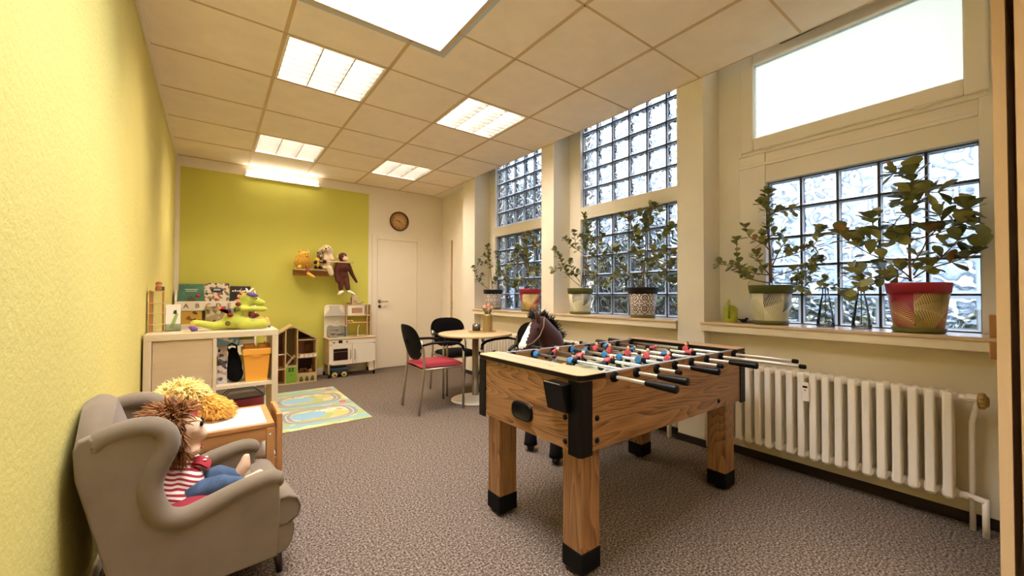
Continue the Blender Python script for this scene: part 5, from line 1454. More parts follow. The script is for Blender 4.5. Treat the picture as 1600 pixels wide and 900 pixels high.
b = MB(); b.box(1.922, 2.175, UB-.025, UB+.05, .837, .983, 0, .003); mwv = b.build('microwave', M['white_lam'], t, True)
b = MB(); b.box(1.975, 2.125, UB-.028, UB-.0255, .868, .945, 0, .001); b.build('microwave_window', pm('mw_window', '#b48a66', .25), mwv, True)
b = MB(); b.tube([(2.158, UB-.026, .855), (2.158, UB-.04, .87), (2.158, UB-.04, .955), (2.158, UB-.026, .968)], .005, 8); b.build('microwave_handle', M['dark_wood'], mwv, True)
b = MB(); b.box(1.94, 2.15, 5.93, 6.07, .5385, .5395); b.lathe([(.052, .002), (.055, .003), (.055, .001)], 24, (2.045, 6.0, .538)); sk_ = b.build('sink_basin', M['steel'], t, True)
b = MB(); b.tube([(2.06, 6.09, .539), (2.06, 6.09, .66), (2.06, 6.075, .685), (2.06, 6.045, .69), (2.06, 6.035, .67)], .008, 10); b.lathe([(0, .539), (.026, .539), (.024, .549), (0, .55)], 18, (2.06, 6.09, 0)); b.build('tap', M['chrome'], t, True)
b = MB(); b.lathe([(0, .5385), (.06, .5385), (.06, .5395), (0, .5395)], 28, (1.72, 6.02, 0)); b.build('hob_plate', M['black_plastic'], t, True)
# things on and under the kitchen
t = thing('toy_basket', 'clear plastic toy carrier with a looped handle on the play kitchen hob', 'toy carrier', (1.755, 5.99, .54))
b = MB()
pts = smooth_curve([(-.115, .02), (-.11, .14), (-.085, .165), (-.02, .15), (.04, .16), (.095, .155), (.118, .12), (.115, .02), (.06, .0), (-.06, .0)], 4, True)
b.prism([tuple(p) for p in pts], 'y', -.05, .05, 0, .01); b.build('shell', M['clear_plastic'], t)
b = MB(); b.tube([tuple((p[0], -.052, p[1])) for p in pts]+[(pts[0][0], -.052, pts[0][1])], .006, 8); b.tube([tuple((p[0], .052, p[1])) for p in pts]+[(pts[0][0], .052, pts[0][1])], .006, 8); b.build('frame_edge', pm('clear_edge', '#8d9a94', .25), t)
b = MB(); b.tube([(-.01, 0, .15), (-.022, 0, .19), (-.012, 0, .225), (.012, 0, .225), (.022, 0, .19), (.01, 0, .15)], .006, 8); b.build('handle_loop', M['white_lam'], t)
for k, (x, z, r_, c_) in enumerate(((-.05, .05, .03, '#cfc6b4'), (.02, .045, .035, '#e6dfd2'), (.07, .05, .028, '#b8b0a0'), (.0, .10, .025, '#d8d0c0'))):
    p = thing('toy_dish', ['pale grey toy dish at the near end of the clear carrier', 'white toy dish in the middle of the clear carrier', 'grey toy dish at the far end of the clear carrier', 'cream toy dish topmost in the clear carrier'][k], 'toy dish', (1.755+x, 5.99, .54+z), 0, 'toy dishes in the clear carrier')
    b = MB(); b.lathe([(0, -.015), (r_*.6, -.015), (r_, .012), (r_*.93, .012), (r_*.55, -.01), (0, -.01)], 18); b.build('dish_body', pm('dish_paint', c_, .4), p)
t = thing('picture_card', 'small pale picture card standing on top of the play kitchen', 'card', (2.03, 6.14, .9955))
b = MB(); b.box(-.045, .042, -.006, .006, 0, .13, 0, .004); cb_ = b.build('card_board', pm('card_cream', '#dcc9a6', .6), t)
b = MB()
for a in (-.5, -.1, .35): b.prism([(.0+.03*a, .012), (.006+.03*a, .012), (.02*a*2+.006, .06), (.02*a*2, .06)], 'y', -.0072, -.0061)
b.build('card_drawing', pm('card_ink', '#7a5a3c', .6), cb_)
t = thing('wooden_block', 'narrow brown block beside the card on the play kitchen', 'toy block', (1.965, 6.13, .9955))
b = MB(); b.box(-.045, .02, -.02, .02, 0, .03, 0, .004); b.box(.004, .018, -.012, .012, .03, .10, 0, .003); b.build('block_body', M['oak_x'], t)
t = thing('toy_pot', 'little grey toy pot on top of the play kitchen in front of the card', 'toy pot', (2.085, 6.115, .9955))
b = MB(); b.lathe([(0, 0), (.028, 0), (.033, .03), (.030, .03), (.026, .004), (0, .004)], 20); b.build('pot_body', M['steel'], t)
b = MB(); b.tube([(.03, 0, .022), (.07, 0, .028)], .004, 6); b.build('pot_handle', M['dark_wood'], t)
for k, (x, label) in enumerate(((1.94, 'pale toy cup on the middle shelf of the play kitchen, by the upright'), (1.985, 'pale toy cup on the middle shelf of the play kitchen, further right'))):
    p = thing('toy_cup', label, 'toy cup', (x, 6.13, .7325), 0, 'toy cups on the kitchen shelf')
    b = MB(); b.lathe([(0, 0), (.014, 0), (.017, .035), (.015, .035), (.012, .003), (0, .003)], 16); b.build('cup_body', pm('cup_peach', '#d9b08a', .5), p)
t = thing('toy_wagon', 'dark toy wagon with a blue rim and pale yellow wheels under the play kitchen', 'toy wagon', (1.775, 5.99, 0))
b = MB(); b.box(-.11, .11, -.09, .09, .03, .105, 0, .01); b.build('tub', pm('tub_dark', '#33383f', .5), t)
b = MB(); b.box(-.12, .12, -.10, .10, .105, .125, 0, .008); b.build('rim', pm('rim_blue', '#3d6790', .45), t)
for x in (-.07, .05):
    for y, s in ((-.112, -1), (.092, 1)):
        b = MB(); b.lathe([(0, 0), (.034, 0), (.036, .004), (.036, .016), (.034, .02), (0, .02)], 24, (x, y, .036), 0, axis='y'); b.lathe([(0, -.001), (.012, -.001), (.012, 0)], 14, (x, y, .036), 1, axis='y'); b.build('wheel', [pm('wheel_yellow', '#d8c07a', .5), M['dark_wood']], t)

# ------------------------------------------------------------------ wall shelf with plush toys
t = thing('wall_shelf', 'small wooden wall shelf with a front rail on the lime wall', 'shelf', (1.58, 6.15, 1.48))
b = MB(); b.box(1.235, 1.70, 6.04, YB-.001, 1.468, 1.486, 0, .002); b.build('shelf_board', M['birch_x'], t, True)
b = MB(); b.box(1.235, 1.70, YB-.016, YB-.001, 1.40, 1.468, 0, .002); b.build('shelf_back', M['pine'], t, True)
b = MB(); b.tube([(1.50, 6.01, 1.597), (1.97, 6.0, 1.594)], .009, 10); b.build('front_rail', M['birch_x'], t, True)
for x in (1.52, 1.93):
    b = MB(); b.tube([(x, 6.006, 1.596), (x, YB-.002, 1.596)], .007, 8); b.build('rail_arm', M['birch_x'], t, True)
M['plush_yellow'] = pm('plush_yellow', '#edc04e', .9, var=.12, vscale=50); M['plush_cream'] = pm('plush_cream', '#dcc6a2', .9, var=.06, vscale=40, bmp=.3, bscale=200)
M['plush_brown'] = pm('plush_brown', '#5c2a1c', .9, var=.2, vscale=50, bmp=.4, bscale=200); M['plush_dark'] = pm('plush_dark', '#2a1a16', .9, bmp=.3, bscale=200); M['plush_face'] = pm('plush_face', '#e6c9a8', .9)
M['plush_grey'] = pm('plush_grey', '#6d5a48', .9, var=.2, vscale=50)
yb = 6.12
t = thing('plush_toy', 'shaggy yellow plush monster sitting first from the corner on the wall shelf', 'plush toy', (1.35, yb, 1.487))
blob('body', [('e', (1.345, yb, 1.575), (.085, .07, .085), None, 0), ('e', (1.355, yb, 1.675), (.062, .055, .055), None, 0), ('c', (1.39, yb-.05, 1.51), (1.392, yb-.095, 1.44), .026, .022, 1), ('c', (1.39, yb-.1, 1.42), (1.455, yb-.12, 1.375), .024, .018, 0), ('c', (1.30, yb-.04, 1.51), (1.28, yb-.085, 1.50), .026, .022, 0)], [M['plush_yellow'], pm('plush_rust', '#8c4428', .9)], t, .010, 4, True)
strands('fur', surf_pts((1.345, yb, 1.59), (.088, .072, .10), 520, 3, lambda p, n: n.y < .5), M['plush_yellow'], t, .035, .004, 3, .8, .5, 4, True)
b = MB(); b.ell((1.362, yb-.058, 1.69), .007, u=8, v=6); b.ell((1.395, yb-.052, 1.69), .007, u=8, v=6); b.build('eyes', M['black_plastic'], t, True)
for x in (1.305, 1.40):
    b = MB(); b.ell((x, yb, 1.725), (.02, .016, .026), u=10, v=8); b.build('ear', M['fur_orange'], t, True)
b = MB(); b.tube([(1.362, yb-.058, 1.655), (1.378, yb-.06, 1.652), (1.394, yb-.056, 1.655)], .004, 6); b.build('mouth', M['dark_wood'], t, True)
t = thing('plush_toy', 'small brown raccoon plush between the yellow and the cream toys on the wall shelf', 'plush toy', (1.52, yb-.03, 1.487))
ry = yb-.04
blob('body', [('e', (1.51, ry, 1.555), (.046, .045, .068), None, 0), ('e', (1.545, ry-.02, 1.675), (.045, .042, .042), None, 1), ('e', (1.552, ry-.06, 1.665), (.02, .024, .018), None, 2), ('c', (1.49, ry-.02, 1.59), (1.47, ry-.06, 1.57), .02, .018, 3), ('c', (1.54, ry-.02, 1.60), (1.59, ry-.07, 1.592), .022, .026, 3), ('c', (1.49, ry-.02, 1.51), (1.475, ry-.07, 1.505), .022, .022, 3), ('c', (1.54, ry-.02, 1.51), (1.545, ry-.07, 1.505), .022, .022, 3), ('c', (1.515, ry, 1.61), (1.535, ry, 1.65), .035, .03, 0)],
     [M['plush_yellow'], M['plush_grey'], M['plush_cream'], M['plush_dark']], t, .009, 3, True)
b = MB(); b.ell((1.552, ry-.084, 1.668), (.009, .006, .007), u=8, v=6); b.ell((1.535, ry-.058, 1.688), .006, u=8, v=6); b.ell((1.567, ry-.055, 1.688), .006, u=8, v=6); b.build('face_features', M['black_plastic'], t, True)
for x in (1.515, 1.575):
    b = MB(); b.ell((x, ry-.01, 1.712), (.013, .009, .014), u=8, v=6); b.build('ear', M['plush_dark'], t, True)
t = thing('plush_toy', 'large cream plush dog with floppy paws in the middle of the wall shelf', 'plush toy', (1.66, yb+.02, 1.487))
dy = yb+.02
blob('body', [('e', (1.655, dy, 1.60), (.08, .07, .115), None, 0), ('c', (1.65, dy, 1.69), (1.645, dy, 1.74), .055, .055, 0), ('e', (1.64, dy-.01, 1.775), (.066, .06, .062), None, 0), ('e', (1.615, dy-.065, 1.765), (.036, .035, .030), None, 0), ('c', (1.69, dy-.03, 1.68), (1.70, dy-.085, 1.63), .03, .028, 0), ('c', (1.615, dy-.04, 1.67), (1.60, dy-.09, 1.62), .028, .026, 0),
     ('c', (1.64, dy-.05, 1.53), (1.655, dy-.12, 1.50), .038, .036, 0), ('c', (1.655, dy-.125, 1.50), (1.675, dy-.135, 1.43), .038, .036, 0), ('c', (1.60, dy-.04, 1.52), (1.59, dy-.09, 1.515), .034, .03, 0), ('e', (1.56, dy, 1.755), (.025, .02, .045), (0, .3, 0), 0), ('e', (1.712, dy, 1.745), (.022, .022, .06), (0, -.2, 0), 0)], [M['plush_cream']], t, .010, 4, True)
b = MB(); b.ell((1.612, dy-.10, 1.775), (.013, .008, .010), u=10, v=8); b.build('nose', M['black_plastic'], t, True)
b = MB(); b.ell((1.605, dy-.062, 1.80), .007, u=8, v=6); b.ell((1.65, dy-.066, 1.80), .007, u=8, v=6); b.build('eyes', M['black_plastic'], t, True)
t = thing('plush_toy', 'dark brown monkey plush with a pale muzzle and white shoes hanging beside the wall shelf', 'plush toy', (1.86, 6.12, 1.13))
my = 6.125
blob('body', [('e', (1.855, my, 1.525), (.085, .06, .095), None, 0), ('e', (1.852, my, 1.42), (.082, .058, .06), None, 0), ('e', (1.85, my-.015, 1.68), (.062, .055, .062), None, 0), ('e', (1.875, my-.062, 1.648), (.040, .03, .034), None, 1), ('e', (1.868, my-.052, 1.695), (.035, .022, .02), None, 0),
     ('c', (1.855, my, 1.60), (1.852, my, 1.64), .04, .04, 0), ('c', (1.785, my-.01, 1.575), (1.755, my-.02, 1.45), .036, .03, 0), ('c', (1.755, my-.02, 1.45), (1.775, my-.04, 1.33), .03, .026, 0), ('c', (1.925, my, 1.575), (1.985, my, 1.43), .034, .028, 0), ('c', (1.985, my, 1.43), (2.05, my+.01, 1.325), .027, .018, 0),
     ('c', (1.82, my-.01, 1.40), (1.825, my-.02, 1.23), .042, .034, 0), ('c', (1.895, my-.01, 1.40), (1.92, my-.02, 1.23), .042, .034, 0)], [M['plush_brown'], M['plush_face']], t, .010, 4, True)
for x0, x1 in ((1.845, 1.785), (1.925, 2.01)):
    b = MB(); b.tube([(x0-.01*(x1-x0 > 0), my-.03, 1.185), ((x0+x1)/2, my-.045, 1.165), (x1, my-.055, 1.135)], [.030, .034, .020], 12, 0, flat=(.62, 1.1)); b.build('shoe', M['white_lam'], t, True)
for s in (-1, 1):
    b = MB(); b.ell((1.85+s*.064, my-.01, 1.672), (.016, .010, .022), u=10, v=8); b.build('ear', M['plush_face'], t, True)
for x in (1.858, 1.895):
    b = MB(); b.ell((x, my-.068, 1.692), (.010, .006, .010), 0, u=10, v=8); b.ell((x+.002, my-.074, 1.692), (.005, .003, .005), 1, u=8, v=6); b.build('eye', [M['white_lam'], M['black_plastic']], t, True)

# ------------------------------------------------------------------ clock
t = thing('wall_clock', 'round wall clock with a brown wooden rim above the door', 'clock', (2.72, YB, 2.305))
CXk, CZk = 2.722, 2.305
b = MB(); b.lathe([(.148, 0), (.156, -.01), (.154, -.03), (.142, -.036), (.132, -.03), (.130, -.014)], 48, (CXk, YB, CZk), axis='y'); b.build('rim', wood('clock_rim', '#7a4a22', '#5a3215', 'x', 6, .4), t, True)
b = MB(); b.lathe([(0, -.014), (.132, -.014), (.132, -.010), (0, -.010)], 40, (CXk, YB, CZk), axis='y'); dl = b.build('dial', pm('dial_cork', '#cfa66e', .6, var=.05, vscale=20), t, True)
for h_ in range(12):
    a = 2*PI*h_/12; s = ['12', '1', '2', '3', '4', '5', '6', '7', '8', '9', '10', '11'][h_]
    text_mesh('numeral_'+('twelve one two three four five six seven eight nine ten eleven'.split()[h_]), s, .036, M['dark_wood'], dl, (CXk+.105*math.sin(a), YB-.0148, CZk+.105*math.cos(a)), (PI/2, 0, 0), .0006)
for nm, ang, L_, w_ in (('minute_hand', 132, .088, .004), ('hour_hand', 282, .06, .005)):
    a = rad(ang); dv = Vector((math.sin(a), 0, math.cos(a))); q = Vector((CXk, YB-.018, CZk))
    b = MB(); b.tube([q-dv*.012, q+dv*L_], [w_, w_*.5], 6, 0, flat=(1, .3)); b.build(nm, M['dark_wood'], t, True)
b = MB(); b.lathe([(0, -.022), (.008, -.021), (.008, -.014)], 14, (CXk, YB, CZk), axis='y'); b.build('hub', M['dark_wood'], t, True)
# ------------------------------------------------------------------ plants: branch skeletons (metres from the pot centre)
BR = {}
BR['E']=((3.42, 1.134, 1.224),[[(0,0,0),(-0.003,0.009,0.252),(-0.009,0.023,0.413),(-0.006,0.017,0.586),(-0.004,0.011,0.631)],[(-0.009,0.024,0.266),(-0.021,0.056,0.282),(-0.047,0.127,0.335),(-0.055,0.148,0.405)],[(-0.004,0.01,0),(-0.034,0.09,0.022),(-0.058,0.156,0.057),(-0.072,0.195,0.182),(-0.075,0.203,0.313)],[(-0.058,0.156,0.057),(-0.075,0.201,0.113),(-0.113,0.305,0.145)],[(0,0,0.04),(-0.025,0.068,0.149),(-0.033,0.089,0.203)],[(0,-0.001,0.159),(0.03,-0.124,0.19),(0.03,-0.232,0.244),(0.03,-0.274,0.338)],[(0.03,-0.007,0.047),(0.03,-0.145,0.087),(0.03,-0.231,0.114),(0.03,-0.272,0.142)],[(0.03,-0.007,0),(0.03,-0.122,-0.002),(0.03,-0.188,0.022),(0.03,-0.23,0.07)],[(-0.007,0.018,0.452),(0.03,-0.035,0.502),(0.03,-0.126,0.484)],[(-0.005,0.013,0.319),(0.03,-0.033,0.343),(0.03,-0.057,0.34)],[(0,-0.001,0.106),(0.03,-0.068,0.26),(0.03,-0.102,0.231)],[(-0.003,0.009,0.225),(-0.017,0.045,0.295),(-0.013,0.034,0.347)],[(-0.006,0.017,0.506),(-0.02,0.054,0.55)],[(0,0,0.053),(-0.033,0.09,0.069),(-0.062,0.167,0.091)],[(0.03,-0.145,0.087),(0.03,-0.156,0.048),(0.03,-0.155,-0.028)],[(0.03,-0.232,0.244),(0.03,-0.252,0.205),(0.03,-0.272,0.166)]])
BR['F']=((3.42, 0.444, 1.217),[[(0,0,0),(0,0.002,0.171),(0,-0.003,0.341),(0,-0.003,0.455),(-0.05,-0.021,0.545),(-0.05,-0.017,0.602)],[(-0.002,0.011,0.126),(-0.018,0.124,0.138),(-0.036,0.25,0.239),(-0.043,0.297,0.293)],[(-0.001,0.006,0.216),(-0.018,0.123,0.239),(-0.028,0.194,0.252)],[(-0.05,-0.011,0.01),(-0.01,0.066,0.03),(-0.025,0.169,0.027),(-0.037,0.251,0.061)],[(-0.025,0.169,0.027),(-0.033,0.224,-0.02),(-0.037,0.252,-0.044)],[(-0.05,-0.019,0.015),(-0.05,-0.079,0.062),(-0.05,-0.175,0.099),(-0.05,-0.238,0.136),(-0.05,-0.278,0.163)],[(-0.05,-0.013,0.222),(-0.05,-0.103,0.245),(-0.05,-0.177,0.278),(-0.05,-0.216,0.345),(-0.05,-0.234,0.383)],[(-0.05,-0.177,0.278),(-0.05,-0.219,0.293),(-0.05,-0.273,0.275)],[(-0.05,-0.012,0.088),(-0.05,-0.057,0.173),(-0.05,-0.081,0.258)],[(0.001,-0.003,0.352),(-0.005,0.033,0.369),(-0.009,0.063,0.315)],[(0.001,-0.005,0.461),(-0.05,-0.06,0.47),(-0.05,-0.124,0.457)],[(0.001,-0.005,0.461),(-0.005,0.036,0.468)],[(-0.05,-0.102,0.093),(-0.05,-0.147,0.154),(-0.05,-0.183,0.204)],[(0,-0.003,0.421),(-0.05,-0.075,0.445),(-0.05,-0.083,0.476)],[(-0.018,0.123,0.239),(-0.022,0.149,0.325),(-0.023,0.157,0.374)],[(-0.05,-0.238,0.136),(-0.05,-0.258,0.134)],[(-0.05,-0.216,0.345),(-0.05,-0.253,0.319),(-0.05,-0.28,0.304)],[(0,0,0.216),(-0.004,0.03,0.265),(-0.003,0.022,0.264)],[(0,0.002,0.023),(-0.009,0.065,0.094),(-0.016,0.108,0.073)],[(-0.05,-0.017,0.546),(-0.005,0.035,0.6),(-0.009,0.06,0.612)],[(-0.05,-0.019,0.032),(-0.05,-0.048,0.086),(-0.05,-0.079,0.084)],[(-0.05,-0.088,0.241),(-0.05,-0.126,0.295),(-0.05,-0.119,0.35)]])
BR['D']=((3.42, 2.174, 1.212),[[(0,0,0),(0.03,-0.012,0.315),(0.03,-0.012,0.517),(0.03,-0.044,0.606),(0.03,-0.098,0.717)],[(0.03,-0.004,0.41),(-0.044,0.061,0.505),(-0.062,0.087,0.615)],[(-0.062,0.088,0.588),(-0.096,0.135,0.632)],[(-0.004,0.005,0.007),(-0.09,0.126,0.129),(-0.116,0.163,0.279),(-0.139,0.195,0.328)],[(-0.011,0.015,0.007),(-0.007,0.01,0.221),(-0.044,0.062,0.316)],[(0.03,-0.026,0.007),(0.03,-0.205,0.094),(0.03,-0.296,0.191)],[(0.03,-0.205,0.094),(0.03,-0.261,0.079)],[(0.03,-0.027,0.381),(0.03,-0.192,0.403),(0.03,-0.256,0.498)],[(0.03,-0.012,0.315),(0.03,-0.133,0.305),(0.03,-0.213,0.305)],[(0.03,0.005,0.034),(-0.044,0.062,0.088),(-0.128,0.179,0.11)],[(0.03,-0.012,0.463),(-0.014,0.019,0.503),(-0.044,0.061,0.465)],[(0.03,0.005,0.182),(0.03,-0.073,0.217),(0.03,-0.103,0.229)],[(0.03,-0.013,0.53),(0.03,-0.074,0.548),(0.03,-0.149,0.655)],[(0,0,0.1),(-0.014,0.02,0.288),(-0.021,0.03,0.423)],[(0.03,-0.072,0.046),(0.03,-0.026,0.1),(0.03,-0.073,0.178)],[(0.03,-0.013,0.597),(-0.014,0.019,0.637)],[(0.03,-0.191,0.3),(0.03,-0.205,0.196)],[(0.03,-0.289,0.191),(0.03,-0.303,0.266)]])
BR['C']=((3.42, 2.922, 1.223),[[(0,0,0),(0.03,-0.015,0.289),(0.03,-0.046,0.489),(0.03,-0.015,0.743)],[(-0.011,0.011,0.008),(-0.107,0.112,0.133),(-0.15,0.157,0.306),(-0.199,0.208,0.386)],[(-0.128,0.134,0.212),(-0.204,0.213,0.181)],[(0.03,-0.019,0.343),(-0.064,0.067,0.414),(-0.117,0.123,0.502)],[(-0.037,0.039,0.398),(-0.042,0.044,0.571)],[(0.03,0.007,0.024),(0.03,-0.077,0.207),(0.03,-0.129,0.464)],[(0.03,-0.119,0.465),(0.03,-0.078,0.624)],[(0.03,-0.056,0.239),(0.03,-0.179,0.353),(0.03,-0.267,0.509)],[(0.03,-0.004,0),(0.03,-0.217,0.02),(0.03,-0.332,0.047),(0.03,-0.477,0.1)],[(0.03,-0.035,0.039),(0.03,-0.178,0.111),(0.03,-0.276,0.315)],[(0.03,-0.046,0.442),(0,0,0.522)],[(-0.01,0.011,0.054),(-0.053,0.056,0.148),(-0.085,0.089,0.258)],[(0.03,-0.178,0.111),(0.03,-0.056,0.115)],[(0.03,-0.276,0.271),(0.03,-0.314,0.194)],[(-0.075,0.078,0.117),(-0.021,0.022,0.148)]])
BR['A']=((3.42, 4.591, 1.223),[[(0,0,0),(-0.028,0.019,0.315),(-0.056,0.038,0.581)],[(-0.048,0.032,-0.001),(-0.145,0.096,0.099),(-0.221,0.147,0.289)],[(-0.145,0.096,0.099),(-0.117,0.078,0.182)],[(-0.042,0.028,0.332),(-0.159,0.106,0.364)],[(0.03,0.03,0),(0.03,-0.073,0.23),(0.03,-0.057,0.496)],[(0.03,-0.088,0.015),(0.03,-0.258,0.077),(0.03,-0.312,0.283)],[(0,0,0.049),(0.03,-0.029,0.132)],[(0.03,-0.073,0.23),(0.03,-0.23,0.207)],[(-0.028,0.019,0.398),(-0.091,0.06,0.448)],[(0.03,-0.258,0.077),(0.03,-0.34,0.107)]])
BR['B']=((3.42, 3.785, 1.228),[[(0,0,0),(-0.035,0.028,0.338),(-0.115,0.093,0.5)],[(-0.023,0.018,0.133),(-0.012,0.009,0.294),(0.03,-0.044,0.484),(0.03,0.027,0.653)],[(-0.011,0.009,0),(-0.126,0.101,0.103),(-0.154,0.124,0.037)],[(0,0,0.03),(0.03,-0.101,0.057)],[(-0.034,0.028,0.265),(-0.16,0.129,0.294),(-0.206,0.166,0.258)],[(-0.006,0.005,0.191),(0.03,-0.146,0.215)],[(-0.029,0.023,0.309),(-0.166,0.134,0.361)],[(-0.012,0.009,0.294),(-0.058,0.047,0.559)],[(-0.034,0.028,0.133),(-0.103,0.083,0.044),(-0.126,0.101,0.03)],[(0.03,-0.032,0.485),(0.03,-0.145,0.517)],[(0.03,0.027,0.639),(-0.046,0.037,0.618)],[(-0.011,0.009,0.103),(0.03,0.014,0.223)],[(-0.046,0.037,0.338),(-0.138,0.111,0.427)]])
BR['bA']=((3.44, 0.813, 0.983),[[(0,0,0),(-0.009,0.035,0.174),(-0.017,0.063,0.235),(-0.024,0.091,0.267)],[(-0.009,0.035,0.174),(0.03,-0.005,0.235),(0.03,-0.015,0.259)]])
BR['bB']=((3.44, 0.687, 1),[[(0,0,0),(0.03,-0.029,0.137),(0.03,-0.077,0.222)],[(0.03,-0.029,0.137),(-0.011,0.049,0.224)],[(0.03,-0.029,0.149),(0.03,-0.01,0.199)]])

M['leaf'] = pm('plant_leaf', '#7c8250', .38, var=.3, vscale=14, spec=.5); M['leaf_young'] = pm('plant_leaf_young', '#a9a866', .42, var=.25, vscale=14); M['leaf_dry'] = pm('plant_leaf_dry', '#a07a4c', .6, var=.25, vscale=14)
M['stem'] = pm('plant_stem', '#7a5a40', .7, var=.2, vscale=30); M['soil'] = pm('pot_soil', '#2a1d16', .95, bmp=.8, bscale=120, bdist=.01)
def leaf(b, p, d, up, L, m, R_):
    """Obovate, slightly folded leaf from p along d."""
    d = d.normalized(); s = d.cross(up)
    if s.length < .05: s = d.cross(Vector((1, 0, .3)))
    s.normalize(); n = s.cross(d).normalized(); W = L*R_.uniform(.34, .42)
    prof = [(0, .06), (.22, .42), (.48, .86), (.70, 1.0), (.88, .72), (1.0, .08)]
    c_ = []; 
    bend = R_.uniform(-.10, .18)
    V = []
    for t_, w_ in prof:
        q = p + d*(L*t_) - n*(L*bend*t_*t_)
        V.append((q + s*W*w_ + n*L*.07*w_, q - n*0.0, q - s*W*w_ + n*L*.07*w_))
    vs = [v for tri in V for v in tri]; fs = []
    for i in range(len(prof)-1):
        fs += [(i*3, i*3+1, i*3+4, i*3+3), (i*3+1, i*3+2, i*3+5, i*3+4)]
    b.raw(vs, fs, m, True)
def plant(parent, branches, base, seed, L=.05, dens=1.0, thick=.006):
    R_ = random.Random(seed); st = MB(); fo = MB()
    for k, br in enumerate(branches):
        br = [Vector((p[0], max(p[1], .155-base[1]), p[2])) for p in br]
        P = smooth_curve([Vector(p) + (Vector((R_.uniform(-.02, .02), 0, 0)) if 0 < i and k else Vector()) for i, p in enumerate(br)], 4)
        r0_ = thick if k == 0 else thick*.6; n_ = len(P)
        st.tube(P, [r0_*(1-.6*i/(n_-1)) for i in range(n_)], 6, 0)
        tot = sum((P[i+1]-P[i]).length for i in range(n_-1))
        # whorls of leaves along the outer part, a rosette at the tip
        start = .45 if k == 0 else .3
        nw = max(1, int(tot*dens/.055))
        for j in range(nw+1):
            f = start+(1-start)*j/nw if nw else 1
            x = f*(n_-1); i = min(int(x), n_-2); q = P[i].lerp(P[i+1], x-i); tg = (P[i+1]-P[i]).normalized()
            tip = (j == nw); cnt = R_.randint(6, 8) if tip else R_.randint(2, 4)
            a0 = R_.uniform(0, 6.28)
            u = tg.orthogonal().normalized(); v = tg.cross(u)
            for w in range(cnt):
                a = a0+6.283*w/cnt+R_.uniform(-.3, .3)
                d = (u*math.cos(a)+v*math.sin(a)) + tg*R_.uniform(.3, 1.1 if tip else .7) + Vector((0, 0, .15))
                m = 0 if R_.random() < .68 else (1 if R_.random() < .85 else 2)
                pp = q + tg*R_.uniform(-.012, .0)
                LL = L*R_.uniform(.7, 1.15)
                end = pp + d.normalized()*LL
                wx = base[0]+end.x
                if wx > XG-.005: d.x = -abs(d.x)*.4; 
                if base[1]+end.y < .14 and wx > XW-.02: d.y = abs(d.y)
                if wx > XG-.06 and abs(d.x) > .3: d.x *= -.3
                dn_ = d.normalized()*LL
                ex, ey = base[0]+pp.x+dn_.x, base[1]+pp.y+dn_.y
                if ex > XG-.004 or (ey < .165 and ex > XW-.03) or base[1]+pp.y < .15: continue
                leaf(fo, pp, d, Vector((0, 0, 1)), LL, m, R_)
    st.build('stem', M['stem'], parent); fo.build('foliage', [M['leaf'], M['leaf_young'], M['leaf_dry']], parent)

